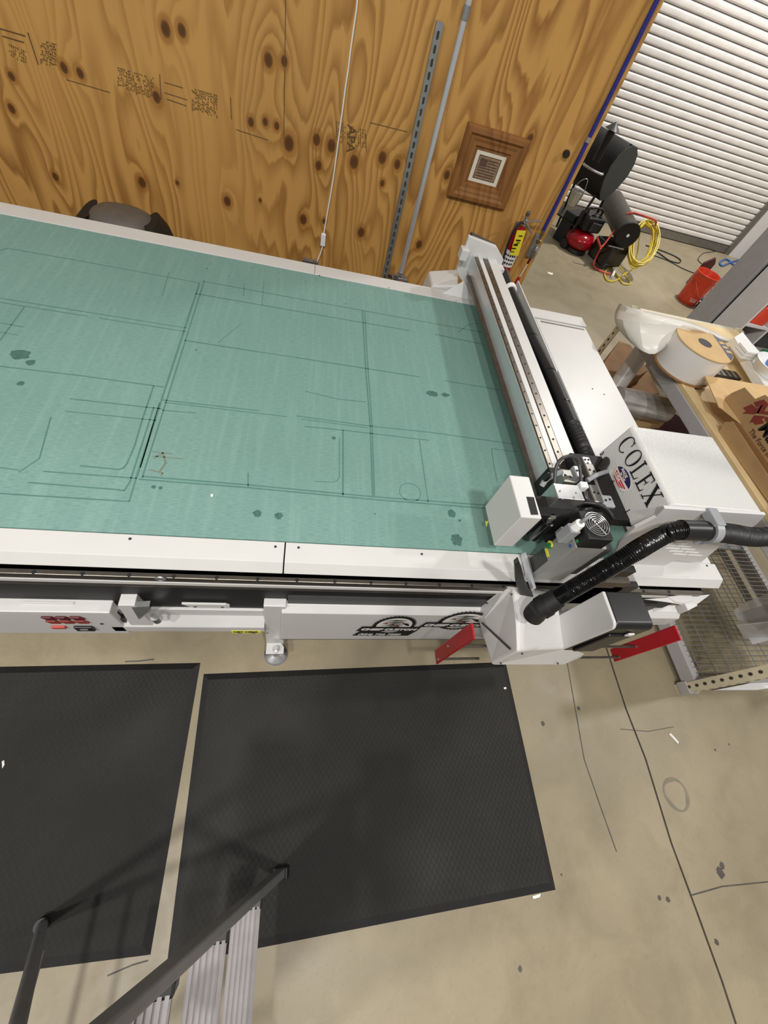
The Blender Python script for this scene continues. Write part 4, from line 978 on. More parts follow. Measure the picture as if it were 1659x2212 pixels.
bx('foot_plate', (RX0-.006,RY0-.006,.02), (RX0+.06,RY0+.06,.08), 'rack_grey', rk, .002)
for x0_, x1_, z0_, z1_ in ((RX0+.004,RX0+.05,.045,.135), (RX1-.05,RX1-.004,.045,.135)):
    bx('deck_beam', (x0_,RY0+.05,z0_), (x1_,RY1-.03,z1_), 'rack_grey', rk, .006)
bx('deck_beam', (RX0-.035,RY0+.02,.80), (RX0+.01,RY1,DZ-.005), 'rack_grey', rk, .005)
bx('deck_beam', (RX1-.03,RY0+.02,.80), (RX1,RY1,DZ-.005), 'rack_grey', rk, .005)
bx('end_beam', (RX0+.10,RY1-.01,.82), (RX1-.02,RY1+.03,.88), 'rack_cream', rk, .004)
for y in (.30,1.18,2.5): bx('cross_bar', (RX0+.05,y-.02,.10), (RX1-.05,y+.02,.126), 'rack_grey' if y != 1.18 else 'galvanised', rk, .003)
m = MB(); zw = .140; y = RY0+.06
while y < RY1-.05:
    m.cyl((RX0+.03,y,zw), (RX1-.03,y,zw), .0022, n=5); y += .030
x = RX0+.07
while x < RX1-.03:
    m.cyl((x,RY0+.05,zw-.004), (x,RY1-.04,zw-.004), .0026, n=5); x += .105
m.build('wire_deck', 'galvanised', rk)
# wooden deck boards and edge lumber
plywood('pale_board', [], lin((226,202,156)), lin((196,166,116)), 12)
bx('deck_board', (RX0+.06,RY0+.05,DZ-.02), (RX1-.02,RY1-.02,DZ), 'pallet_wood', rk, .002)
bx('edge_board', (RX0-.030,RY0+.05,DZ-.005), (RX0+.048,RY1-.40,DZ+.022), 'pallet_wood', rk, .003)

# long white board and stack of cartons on the deck's far side
q = [at(u, v, z=.93) for u, v in ((1572,742),(1590,730),(1665,828),(1690,880),(1655,880))]
tag(MB().prism(q, (0,0,.05)).build('foam_board', 'white_plastic', bevel=.003), 'long white board lying along the far side of the wooden deck', 'board')
for k in range(3):
    a = at(1606,764,z=.99)
    tag(bx('carton', (a.x-.055+.004*k,a.y-.05,.9815+k*.018), (a.x+.055+.004*k,a.y+.05,.9975+k*.018), 'white_plastic', None, .002), ('lowest', 'middle', 'uppermost')[k]+' flat white carton in the stack of three beside the film roll', 'carton', 'flat white cartons on the long white board')
# spool of clear film
c0 = at(1474,790,z=DZ+.034); ztop = at(1522,741,x=c0.x).z
sp_ = thing('film_roll', 'large spool of white film with cardboard ends on the wooden deck', 'film roll', (c0.x,c0.y,DZ))
DR = DZ; DZ = DZ+.022; hh = ztop-DZ-.004; rr_ = .175
MB().lathe((c0.x,c0.y,DZ+.001), (0,0,1), [(0,rr_+.012),(.006,rr_+.012)], 48).build('bottom_flange', 'kraft_dark', sp_)
MB().lathe((c0.x,c0.y,DZ+.007), (0,0,1), [(0,rr_-.004),(hh*.5,rr_-.002),(hh-.007,rr_-.004)], 48).build('film_winding', 'shiny_film', sp_, True)
tf = MB().lathe((c0.x,c0.y,DZ+hh), (0,0,1), [(0,rr_),(.006,rr_)], 48).build('top_flange', 'kraft', sp_)
MB().lathe((c0.x,c0.y,DZ+hh+.0062), (0,0,1), [(0,.042),(.001,.042)], 28).build('core_hole', 'black_matte', tf)
m = MB()
zt = DZ+hh+.0066; A0, A1 = -.95, .75
m.poly([(c0.x+rr_*.985*math.cos(A0+(A1-A0)*k/16), c0.y+rr_*.985*math.sin(A0+(A1-A0)*k/16), zt) for k in range(17)])
lbp = m.build('printed_label', 'navy_print', tf)
m = MB()
for k in range(3): m.box((c0.x+.125+.0*k, c0.y-.06+.042*k, zt+.0002), (c0.x+.160, c0.y-.038+.042*k, zt+.0008))
m.build('label_print', 'kraft', lbp)
DZ = DR
# loose tail of film draped off the spool
S_ = [[(1338,655,1.00),(1356,663,1.07),(1392,671,1.06),(1440,683,1.10),(1488,694,1.09),(1512,703,1.105),(1545,717,1.07),(1578,735,1.04)],
      [(1331,668,.97),(1346,672,1.00),(1386,683,1.075),(1438,692,1.10),(1485,700,1.11),(1505,710,1.115),(1535,724,1.075),(1576,739,1.035)],
      [(1325,686,.94),(1339,690,.99),(1380,694,1.05),(1424,698,1.09),(1468,706,1.08),(1496,711,1.095),(1522,722,1.055),(1570,740,1.03)],
      [(1332,707,.90),(1348,716,.96),(1382,712,1.02),(1424,722,1.02),(1462,718,1.06),(1480,716,1.075),(1510,721,1.055),(1564,741,1.025)],
      [(1340,716,.89),(1364,744,.93),(1390,760,.96),(1413,771,.97),(1444,744,1.0),(1470,722,1.045),(1498,721,1.05),(1556,741,1.02)]]
m = MB(); G = [[m.bm.verts.new(at(u, v, z=z)) for u, v, z in row] for row in S_]
for i in range(4):
    for j in range(7): m.face([G[i][j], G[i][j+1], G[i+1][j+1], G[i+1][j]])
o = m.build('film_sheet', 'milky_sheet', smooth=True); sd = o.modifiers.new('smooth', 'SUBSURF'); sd.levels = 1; sd.render_levels = 1; sd.boundary_smooth = 'PRESERVE_CORNERS'
so_ = o.modifiers.new('thickness', 'SOLIDIFY'); so_.thickness = .001; so_.offset = 0
tag(o, 'loose milky white sheet of film draped over the far end of the rack', 'plastic sheet')
# black finned strip under the roll
a = at(1560,810,z=DZ+.012); o = bx('black_strip', (a.x-.16,a.y-.02,DZ+.001), (a.x+.14,a.y+.055,DZ+.02), 'black_plastic', None, .003)
tag(o, 'dark slotted plastic strip between the film spool and the cardboard box', 'strip')
for k in range(6): bx('slot', (a.x-.14+k*.045,a.y-.015,DZ+.02), (a.x-.12+k*.045,a.y+.05,DZ+.0215), 'steel_grey', o)
# cardboard box with raised flap
cb = thing('cardboard_box', 'open cardboard box with red arrow logo on its raised flap, at the right edge', 'box', (2.6, 1.0, DZ))
q = [at(u, v, z=.99) for u, v in ((1523,812),(1556,816),(1660,834),(1800,860),(1800,960),(1620,930),(1560,882),(1553,878))]
MB().prism(q, (0,0,-.005)).build('rear_flap', 'kraft', cb)
XB = 2.22
q = [at(u, v, x=XB) for u, v in ((1552,934),(1566,911),(1582,911),(1690,1075),(1780,1230),(1760,1290),(1664,1090))]
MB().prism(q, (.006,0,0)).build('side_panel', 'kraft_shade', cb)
q = [at(u, v, x=XB+.008) for u, v in ((1566,911),(1586,912),(1700,1072),(1800,1220),(1790,1240),(1688,1078))]
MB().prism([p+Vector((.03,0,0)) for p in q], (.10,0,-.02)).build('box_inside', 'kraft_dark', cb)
XF = 2.27
def ff(u, v, o_=0): return at(u, v, x=XF-o_)
q = [ff(u, v) for u, v in ((1560,884),(1561,870),(1568,858),(1580,849),(1608,837),(1631,862),(1652,853),(1662,860),(1720,930),(1800,1060),(1800,1210),(1700,1060),(1650,990),(1583,912),(1570,893))]
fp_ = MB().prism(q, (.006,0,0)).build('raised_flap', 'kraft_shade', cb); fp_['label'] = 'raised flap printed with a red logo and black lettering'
for pts in (((1605,881),(1624,873),(1634,882),(1648,874),(1639,892),(1628,895),(1604,893),(1612,888)), ((1628,869),(1650,863),(1660,873),(1651,888),(1690,894),(1690,900),(1634,893),(1644,876),(1634,880)),
            ((1619,913),(1629,897),(1652,899),(1646,906),(1651,914),(1632,918),(1627,912)), ((1650,900),(1690,906),(1690,920),(1668,912),(1655,912))):
    MB().prism([ff(u, v, .001) for u, v in pts], (-.0006,0,0)).build('logo_mark', 'ink_red', fp_)
a, b, c = ff(1637,925,.002), ff(1659,957,.002), ff(1651,917,.002)
letters('box_text', 'Mas', a, b-a, c-a, .085, 'ink_black', fp_, .002, .0003)
a, b, c = ff(1617,932,.002), ff(1650,978,.002), ff(1625,929,.002)
letters('box_text', 'The Force in Fluid', a, b-a, c-a, .034, 'ink_brown', fp_, .0004, .0003)
# things stored under the deck
a, b = at(1350,866,z=.62), at(1440,884,z=.62)
o = MB().cyl(at(1330,862,z=.58), at(1440,886,z=.58), .085, n=36).build('plastic_roll', 'film_tube', smooth=True); tag(o, 'shiny horizontal roll wrapped in clear plastic under the wooden deck', 'roll')
o = MB().cyl(at(1392,752,z=.72), at(1330,838,z=.45), .062, n=28).build('plastic_tube', 'shiny_film', smooth=True); tag(o, 'pale translucent tube leaning below the film sheet', 'tube')
def ground_box(name, label, pts, z, h, mat_, cat='box'):
    q = [at(u, v, z=z) for u, v in pts]; return tag(MB().prism(q, (0,0,-h)).build(name, mat_, bevel=.003), label, cat)
ground_box('cardboard_box', 'brown cardboard box under the deck behind the leaning tube', [(1300,790),(1338,736),(1362,745),(1400,800),(1350,830)], .50, .35, 'kraft_dark')
ground_box('cardboard_box', 'brown cardboard box under the deck between the tube and the shiny roll', [(1345,835),(1398,795),(1425,850),(1360,852)], .40, .25, 'kraft_dark')
ground_box('cardboard_box', 'dark red printed carton under the deck below the shiny roll', [(1400,905),(1440,880),(1475,905),(1500,960),(1420,950)], .40, .24, 'bag_maroon')
ground_box('cardboard_box', 'flat tan carton lying behind the cutting head cover under the deck', [(1365,908),(1425,903),(1435,915),(1380,922)], .45, .05, 'kraft')
# clear plastic pieces at the right edge on the wire deck
pb = thing('plastic_bin', 'clear plastic bin and lid standing on the wire deck at the right edge', 'bin', (2.6,.5,.15))
q = [at(u, v, z=.30) for u, v in ((1584,1318),(1612,1300),(1690,1270),(1740,1340),(1660,1346),(1600,1350))]
MB().prism(q, (0,0,.004)).build('lid', 'clear_plastic', pb)
q = [at(u, v, y=.52) for u, v in ((1592,1352),(1690,1340),(1720,1388),(1622,1402))]
MB().prism(q, (0,.004,0)).build('side_wall', 'clear_plastic', pb)
q = [at(u, v, z=.28) for u, v in ((1590,1325),(1660,1305),(1700,1345),(1640,1362))]
MB().prism(q, (0,0,.003)).build('dark_insert', 'cabinet_dark', pb)
q = [at(u, v, z=.17) for u, v in ((1600,1352),(1690,1335),(1720,1370),(1625,1392))]
MB().prism(q, (0,0,.003)).build('bottom', 'clear_plastic', pb)
# tube of white by the rack foot
o = MB().prism([at(u, v, z=.03) for u, v in ((1546,1490),(1659,1468),(1760,1450),(1760,1468),(1659,1487),(1640,1490))], (0,0,-.028)).build('white_plank', 'white_plastic', bevel=.003); tag(o, 'white plank on the floor beyond the rack foot at the right edge', 'plank')

# ================================================================== WHITE SHELVING UNIT (far right)
su = thing('shelving_unit', 'white bookcase with open cubbies behind the rack at the right edge', 'shelf unit', (4.3, 3.1, 0))
CX0, CX1, CY0, CY1 = 3.60, 5.2, 2.97, 3.25
xd = at(1632,737,y=CY0).x; zs = at(1613,700,y=CY0).z; zs2 = at(1635,760,y=CY0).z
bx('side_panel', (CX0,CY0,0), (CX0+.018,CY1,2.0), 'cabinet_white', su, .001)
bx('divider', (xd,CY0,0), (xd+.018,CY1-.01,2.0), 'cabinet_white', su, .001)
bx('side_panel', (CX1,CY0,0), (CX1+.018,CY1,2.0), 'cabinet_white', su, .001)
bx('back_panel', (CX0,CY1-.012,0), (CX1,CY1,2.0), 'cabinet_dark', su)
for z in (.08, zs-.36, zs, zs+.36, 1.98): bx('shelf', (CX0+.018,CY0+.002,z-.018), (xd,CY1-.012,z), 'cabinet_white', su, .001)
gq = at(1650,766,y=3.05)
for z in (.08, gq.z-.40, gq.z-.034, gq.z+.33, 1.98): bx('shelf', (xd+.018,CY0+.002,z-.018), (CX1,CY1-.012,z), 'cabinet_white', su, .001)
gp_ = bx('grey_panel', (CX0-.02,CY1+.01,0), (CX0+.04,CY1+.26,1.9), 'rack_grey', None, .01); tag(gp_, 'tall grey plastic-wrapped panel behind the white bookcase', 'panel')
a = at(1640,690,z=zs+.002)
m = MB(); q = [(3.66,3.0),(3.80,2.985),(3.83,3.12),(3.68,3.2)]
m.mesh([(x,y,zs+.001) for x, y in q]+[(3.70,3.03,zs+.13),(3.80,3.0,zs+.16),(3.81,3.1,zs+.14),(3.71,3.14,zs+.12)], [(3,2,1,0),(4,5,6,7),(0,1,5,4),(1,2,6,5),(2,3,7,6),(3,0,4,7)])
tag(m.build('storage_bin', 'orange_bucket', bevel=.012), 'bright orange bin on the upper shelf of the white bookcase', 'bin')
m = MB(); m.sphere((3.72,3.08,zs-.22), .11, 18, (.9,.9,1.15))
for v in m.bm.verts: v.co += Vector((random.uniform(-.012,.012), random.uniform(-.012,.012), random.uniform(-.01,.01)))
tag(m.build('plastic_bag', 'bag_brown', smooth=False), 'crumpled brown plastic bag in the cubby below the orange bin', 'bag')
a = gq; tag(bx('green_box', (a.x-.04,a.y-.03,gq.z-.034), (a.x+.04,a.y+.03,gq.z+.035), 'green_thing', None, .004), 'small green box on the right-hand shelf of the white bookcase', 'box')
bs = thing('wire_basket', 'white basket holding a blue ball at the right edge above the cartons', 'basket', (3.1,2.1,1.0))
a = at(1652,798,z=1.0)
MB().lathe((a.x+.05,a.y,.982), (0,0,1), [(0,.10),(.06,.13),(.062,.125),(.004,.095)], 28).build('bowl', 'white_plastic', bs, True)
tag(MB().sphere((a.x+.0,a.y-.0,1.05), .036, 20).build('ball', 'blue_ball', smooth=True), 'shiny blue ball in the white basket', 'ball')
tag(MB().sphere((a.x+.07,a.y-.05,1.045), .03, 16).build('ball', 'pink_thing', smooth=True), 'pale pink ball in the white basket, in front of the blue ball', 'ball')

# ================================================================== GROUP BY THE ROLL-UP DOOR
# pellet grill, turned so that its end panel faces right
gr_ = thing('smoker_grill', 'black barrel smoker grill with a capped chimney in front of the roll-up door', 'grill', (3.45, 6.0, 0))
AX = Vector((.50,-.866,0)); TX = Vector((.866,.50,0)); G0 = Vector((3.53,5.90,0))
prof = [(-.235,.93),(-.20,1.02),(-.13,1.09),(-.03,1.125),(.08,1.115),(.18,1.05),(.235,.95),(.235,.83),(.17,.71),(.08,.62),(.0,.575),(-.07,.58),(-.15,.66),(-.22,.79)]
m = MB(); m.prism([G0+TX*t_+Vector((0,0,z)) for t_, z in prof], AX*-.62); m.build('barrel', 'black_matte', gr_, True, angle=45)
ep = MB().prism([G0+AX*.004+TX*t_*1.03+Vector((0,0,z)) for t_, z in prof], AX*.012).build('end_panel', 'grill_grey', gr_, bevel=.003)
for t_, z in ((-.03,1.12),(.12,1.09),(.24,.90)):
    p = G0+TX*t_*1.03+Vector((0,0,z)); MB().obox(p+AX*-.005, AX*.016, TX*.010, (0,0,.012)).build('hinge_knob', 'black_plastic', ep, bevel=.003)
h0 = at(1262,356,y=5.75); h1 = at(1300,377,y=5.62)
MB().tube([h0+Vector((.02,.05,0)), h0, h0+(h1-h0)*.5+Vector((-.01,-.02,0)), h1, h1+Vector((.03,.05,0))], .012, 10).build('lid_handle', 'silver', gr_, True)
cb0 = at(1302,320,y=5.80); cb1 = at(1321,284,y=5.80); cb1 = Vector((cb0.x,cb0.y,cb1.z))
MB().cyl(cb0+Vector((0,0,-.12)), cb1, .045, n=20).build('chimney', 'black_plastic', gr_, True)
MB().lathe(cb1+Vector((0,0,-.005)), (0,0,1), [(0,.03),(.02,.03),(.021,.085),(.085,.006)], 20).build('chimney_cap', 'dark_grey', gr_)
for t_, k_ in ((-.16,.05),(.16,.05),(-.16,.56),(.16,.56)):
    p = G0+TX*t_-AX*k_; MB().cyl((p.x-TX.x*t_*.2,p.y,.62), (p.x+TX.x*t_*.4,p.y+TX.y*t_*.4,.05 if k_ < .3 else 0), .016, n=12).build('leg', 'black_plastic', gr_)
for t_ in (-.22, .22):
    p = G0+TX*t_-AX*.05; MB().cyl(p+Vector((0,0,.055))-TX*.015, p+Vector((0,0,.055))+TX*.015, .055, n=22).build('wheel', 'black_rubber', gr_)
p = G0-AX*.3; MB().obox((p.x,p.y,.25), AX*.27, TX*.17, (0,0,.008)).build('lower_shelf', 'black_plastic', gr_)
c_ = at(1243,425,y=5.62); gb_ = thing('grease_bucket', 'small shiny metal bucket hanging on the front of the black smoker', 'bucket', (c_.x,c_.y,c_.z-.07))
MB().lathe((c_.x,c_.y,c_.z-.08), (0,0,1), [(0,.055),(.14,.075),(.142,.070),(.01,.05)], 24).build('pail', 'silver', gb_, True)
MB().tube([(c_.x-.075,c_.y,c_.z+.06),(c_.x-.04,c_.y-.02,c_.z+.16),(c_.x+.03,c_.y-.02,c_.z+.18),(c_.x+.075,c_.y,c_.z+.06)], .004, 8).build('bail', 'silver', gb_, True)
# dark tool case
c_ = at(1215,522,z=0); tc_ = thing('tool_case', 'dark case with an orange tab between the wall end and the red compressor', 'case', (c_.x,c_.y,0))
MB().obox((c_.x+.06,c_.y+.08,.17), Vector((.16,.10,0)), Vector((-.05,.07,0)), (0,0,.17)).build('case_body', 'teal_dark', tc_, bevel=.01)
MB().obox((c_.x+.16,c_.y+.06,.345), Vector((.032,.02,0)), Vector((-.02,.028,0)), (0,0,.012)).build('orange_tab', 'orange_mark', tc_, bevel=.003)
# pancake compressor
c_ = at(1243,545,z=0)+Vector((0,.06,0)); cp = thing('air_compressor', 'red pancake air compressor with a black motor cover on the concrete', 'air compressor', (c_.x,c_.y,0))
MB().lathe((c_.x,c_.y,.035), (0,0,1), [(0,.06),(.01,.12),(.05,.185),(.10,.205),(.15,.19),(.20,.13),(.215,.05)], 40).build('tank', 'red_enamel', cp, True)
MB().lathe((c_.x,c_.y,.0), (0,0,1), [(0,.15),(.012,.16),(.05,.15)], 32).build('base_ring', 'black_rubber', cp, True)
m = MB(); m.obox((c_.x+.01,c_.y+.01,.345), (.135,.02,0), (-.02,.115,0), (0,0,.085)); m.build('motor_cover', 'black_plastic', cp, bevel=.03, seg=3)
m = MB(); m.obox((c_.x+.045,c_.y-.105,.325), (.07,.01,0), (0,.012,0), (0,0,.045)); m.build('control_panel', 'dark_grey', cp, bevel=.006)
bx('silver_trim', (c_.x-.02,c_.y-.125,.375), (c_.x+.11,c_.y-.112,.383), 'silver', cp)
for k in range(3): MB().lathe((c_.x-.03+.05*k,c_.y-.05,.425), (0,0,1), [(0,.022),(.018,.020),(.02,.01)], 16).build('regulator_knob', 'steel_grey' if k == 1 else 'black_gloss', cp, True)
MB().tube([(c_.x-.10,c_.y-.01,.42),(c_.x-.09,c_.y,.49),(c_.x+.09,c_.y+.02,.49),(c_.x+.11,c_.y+.03,.42)], .014, 10).build('carry_handle', 'black_plastic', cp, True)
# portable heater on a red tube frame
pF, pB = at(1356,508,z=.43), at(1322,436,z=.46)
ht = thing('torpedo_heater', 'black barrel heater on a red tubular cart hung with a yellow cord', 'heater', (pF.x,pF.y+.2,0))
d_ = (pB-pF).normalized()
MB().cyl(pF, pB, .135, n=36).build('barrel', 'heater_grey', ht, True, angle=50)
ft = MB().lathe(pF-d_*.012, d_, [(0,.05),(0,.138),(.03,.140),(.034,.130)], 32).build('front_grille', 'black_plastic', ht, True)
MB().cyl(pF-d_*.016, pF-d_*.010, .018, n=16).build('hub', 'white_plastic', ft)
m = MB(); m.obox((pF.x-.03,pF.y+.12,.17), Vector((.17,.06,0)), Vector((-.05,.16,0)), (0,0,.12)); m.build('fuel_tank', 'black_gloss', ht, bevel=.03, seg=3)
bx('tank_trim', (pF.x-.20,pF.y-.07,.292), (pF.x+.02,pF.y-.055,.302), 'silver', ht)
for pts in (((1352,462,.56),(1372,460,.60),(1395,468,.60),(1417,478,.58),(1412,494,.48)), ((1338,484,.45),(1320,508,.36),(1300,533,.24),(1294,524,.28),(1290,512,.33)), ((1298,536,.24),(1290,552,.13),(1282,574,.025),(1300,586,.02),(1318,592,.02))):
    MB().tube([at(u, v, z=z) for u, v, z in pts], .012, 10, 4).build('frame_tube', 'red_frame', ht, True)
w0 = at(1395,545,z=.10); MB().cyl((pF.x+.17,pF.y+.22,.12), (pF.x+.22,pF.y+.20,.12), .12, n=26).build('wheel', 'black_rubber', ht)
# yellow extension cord looped over the handle
yc = at(1388,527,z=.36); r_, dn = Vector(RM[0]), Vector(RM[1]); fw_ = Vector(RM[2])
maj = (dn*.96-r_*.28); mnr = (r_*.95+dn*.28)
pts = []
for k in range(9*12):
    q = k*2*math.pi/12; j = k//12
    a_, b_ = .285+.03*math.sin(j*2.3), .150+.03*math.cos(j*1.7)
    pts.append(yc+maj*a_*-math.cos(q)+mnr*b_*math.sin(q)+fw_*(-.05+.012*j)+r_*.018*math.sin(j*1.9))
for u, v, z in ((1372,572,.10),(1352,590,.03),(1330,606,.012),(1312,606,.012),(1306,590,.012),(1318,578,.012),(1330,590,.012),(1345,612,.012),(1362,612,.012),(1352,594,.02),(1338,575,.03)): pts.append(at(u, v, z=z))
o = MB().tube(pts, .009, 6, 3).build('extension_cord', 'yellow_cord', smooth=True); tag(o, 'coiled yellow extension cord hung on the red cart, its tail on the floor', 'cord')
MB().cyl(at(1322,598,z=.02), at(1330,580,z=.05), .018, n=10).build('plug', 'white_label', o)
for lab, pts, r, mt in (('black cord looping on the floor beside the yellow coil', [(1395,530),(1425,540),(1455,552),(1470,562),(1465,568),(1445,562),(1425,548),(1412,540)], .008, 'black_rubber'),
                        ('thin black cord running from the heater to the orange bucket', [(1402,548),(1440,562),(1475,580),(1500,590),(1540,602),(1580,610)], .006, 'black_rubber'),
                        ('thin dark cord on the floor by the roll-up door corner', [(1590,545),(1560,542),(1530,545),(1518,548),(1508,560),(1516,570),(1530,578)], .006, 'dark_grey'),
                        ('blue air hose on the floor right of the orange bucket', [(1548,602),(1570,606),(1600,612),(1640,618)], .02, 'blue_hose'),
                        ('blue air hose curve lying between the bucket and the bookcase', [(1560,628),(1542,636),(1534,648),(1535,662),(1524,655),(1516,640)], .018, 'blue_hose')):
    tag(MB().tube([at(u, v, z=r) for u, v in pts], r, 8, 5).build('cord' if 'hose' not in lab else 'air_hose', mt, smooth=True), lab, 'cord' if 'hose' not in lab else 'hose')
# orange bucket
c_ = at(1482,646,z=0)+Vector((-.03,-.05,0)); bk_ = thing('bucket', 'bright orange five gallon bucket on the concrete floor', 'bucket', (c_.x,c_.y,0))
MB().lathe((c_.x,c_.y,0), (0,0,1), [(0,.125),(.005,.130),(.27,.145),(.272,.152),(.30,.153),(.302,.148),(.355,.151),(.362,.156),(.368,.150),(.355,.144),(.02,.124),(.012,.0)], 40).build('pail', 'orange_bucket', bk_, True)
MB().tube([(c_.x-.153,c_.y-.01,.30),(c_.x-.10,c_.y-.13,.20),(c_.x,c_.y-.165,.14),(c_.x+.10,c_.y-.12,.20),(c_.x+.153,c_.y-.01,.30)], .004, 8).build('bail_handle', 'orange_mark', bk_, True)
q0 = -1.75
m = MB()
for k in range(9):
    for j in range(4):
        q = q0+(k-4)*.085; z = .06+j*.03
        if (k+j) % 2: m.obox((c_.x+.1335*math.cos(q), c_.y+.1335*math.sin(q), z), Vector((-math.sin(q),math.cos(q),0))*.006, Vector((math.cos(q),math.sin(q),0))*.001, (0,0,.012))
m.build('printed_panel', 'pink_thing', bk_)
p = at(1527,578,z=.25)
o = MB().prism([p+Vector((-.10,0,-.25)), p+Vector((.10,.02,-.25)), p+Vector((.10,.02,.06)), p+Vector((.02,.0,.13)), p+Vector((-.09,0,.04))], (.02,.05,0)).build('snack_bag', 'bag_maroon', bevel=.012); tag(o, 'dark red foil bag standing behind the orange bucket', 'bag')
c2_ = at(1512,668,z=0); o = thing('tool_pile', 'small black and white gadget on the floor at the foot of the orange bucket', 'gadget', (c2_.x,c2_.y,0))
bx('case', (c2_.x-.06,c2_.y-.04,.0), (c2_.x+.06,c2_.y+.05,.07), 'black_plastic', o, .008); bx('white_block', (c2_.x+.0,c2_.y-.03,.07), (c2_.x+.09,c2_.y+.03,.12), 'white_plastic', o, .005)
MB().tube([(c2_.x-.05,c2_.y,.07),(c2_.x-.10,c2_.y-.04,.05),(c2_.x-.05,c2_.y-.10,.012),(c2_.x+.05,c2_.y-.08,.012)], .006, 8).build('lead', 'black_rubber', o, True)
# clutter in the door corner
c3 = at(1605,548,z=0)
o = MB(); o.box((c3.x-.10,c3.y-.55,0), (c3.x+.32,c3.y-.32,.26)); tag(o.build('black_box', 'black_matte', bevel=.01), 'black box on the floor in the door corner', 'box')
o = MB(); o.box((c3.x-.25,c3.y-.16,0), (c3.x+.12,c3.y-.06,.42)); tag(o.build('cardboard_box', 'kraft_dark', bevel=.004), 'brown cardboard box leaning in the door corner behind the black box', 'box')
o = MB(); o.box((c3.x+.14,c3.y-.18,0), (c3.x+.50,c3.y-.06,.40)); tag(o.build('tan_box', 'kraft_shade', bevel=.004), 'tan carton beside the black box below the yellow bag', 'box')
p = at(1632,520,y=c3.y); m = MB(); m.sphere((c3.x+.40,c3.y-.11,.462), .10, 14, (1.3,.7,.6)); tag(m.build('yellow_bag', 'yellow_tag', smooth=True), 'yellow plastic bag on the tan carton in the door corner', 'bag')
o = MB().tube([at(u, v, z=.015) for u, v in ((1600,560),(1580,566),(1560,574),(1556,566),(1570,560),(1585,572),(1600,580))], .014, 8).build('cable_coil', 'blue_hose', smooth=True); tag(o, 'tangle of grey-blue cable in front of the black box', 'cable')
# ================================================================== THE PERSON ON THE LADDER (behind the camera; casts the shadows on mats and floor)
plain('skin', (196,150,124), .5); plain('shirt_dark', (40,44,52), .85); plain('jeans', (48,58,78), .9); plain('hair_brown', (52,38,28), .7); plain('shoe_dark', (34,32,32), .6)
pe = thing('person', 'person in dark shirt and jeans standing on the ladder holding out a phone', 'person', (-.20, -.64, .85))
def skin(name, pts, edges, mat_, sub_=2, root=0):
    me = bpy.data.meshes.new(name); me.from_pydata([p[:3] for p in pts], edges, []); o = bpy.data.objects.new(name, me); C.objects.link(o)
    o.modifiers.new('skin', 'SKIN'); sv = me.skin_vertices[0].data if me.skin_vertices else None
    if sv is None:
        bpy.context.view_layer.objects.active = o; sv = me.skin_vertices[0].data
    for v, p in zip(sv, pts): v.radius = (p[3], p[4] if len(p) > 4 else p[3])
    for i, v in enumerate(sv): v.use_root = (i == root)
    s_ = o.modifiers.new('sub', 'SUBSURF'); s_.levels = sub_; s_.render_levels = sub_
    dg = bpy.context.evaluated_depsgraph_get(); m2 = bpy.data.meshes.new_from_object(o.evaluated_get(dg))
    bpy.data.objects.remove(o); m2.name = name; m2.materials.clear(); m2.materials.append(MATS[mat_]); m2.shade_smooth()
    o = bpy.data.objects.new(name, m2); C.objects.link(o); join(o, pe); return o
# body: pelvis 0, spine, neck, head; legs; arms reaching forward to the phone
B = [(-.19,-.64,1.72,.15,.12), (-.19,-.64,1.90,.135,.11), (-.19,-.63,2.10,.16,.115), (-.19,-.62,2.24,.13,.10), (-.18,-.60,2.34,.056), (-.17,-.58,2.42,.075,.085), (-.17,-.57,2.53,.085,.095), (-.17,-.575,2.60,.05,.06),
     (-.20,-.54,1.66,.095), (-.21,-.51,1.30,.062), (-.20,-.50,.93,.042), (-.20,-.74,1.66,.095), (-.20,-.76,1.30,.062), (-.20,-.75,.93,.042),
     (-.06,-.57,2.22,.062), (.03,-.47,2.00,.047), (.02,-.24,2.03,.030), (-.35,-.62,2.22,.062), (-.30,-.44,2.02,.047), (-.06,-.24,2.03,.030)]
E_ = [(0,1),(1,2),(2,3),(3,4),(4,5),(5,6),(6,7),(0,8),(8,9),(9,10),(0,11),(11,12),(12,13),(3,14),(14,15),(15,16),(3,17),(17,18),(18,19)]
bd = skin('body', B, E_, 'skin')
for sx, bx_ in ((1,.02), (-1,-.06)):
    H_ = [(bx_,-.24,2.03,.024), (bx_+sx*.012,-.20,2.045,.028,.016), (bx_+sx*.014,-.175,2.055,.026,.013)]; ed = [(0,1),(1,2)]
    for f in range(4):
        i = len(H_); zz = 2.075-f*.016
        H_ += [(bx_+sx*.026,-.165,zz,.0085), (bx_+sx*.012,-.145,zz+.004,.008), (bx_-sx*.012,-.138,zz+.004,.0065)]; ed += [(2,i),(i,i+1),(i+1,i+2)]
    i = len(H_); H_ += [(bx_-sx*.006,-.185,2.075,.010), (bx_-sx*.020,-.165,2.088,.009)]; ed += [(1,i),(i,i+1)]
    skin('hand', H_, ed, 'skin', 1)
skin('shirt', [(-.19,-.64,1.66,.185,.155), (-.19,-.64,1.90,.170,.145), (-.19,-.63,2.10,.192,.148), (-.19,-.62,2.26,.15,.125), (-.06,-.57,2.225,.075), (.0,-.51,2.09,.066), (-.35,-.62,2.225,.075), (-.325,-.53,2.10,.066)], [(0,1),(1,2),(2,3),(3,4),(4,5),(3,6),(6,7)], 'shirt_dark')
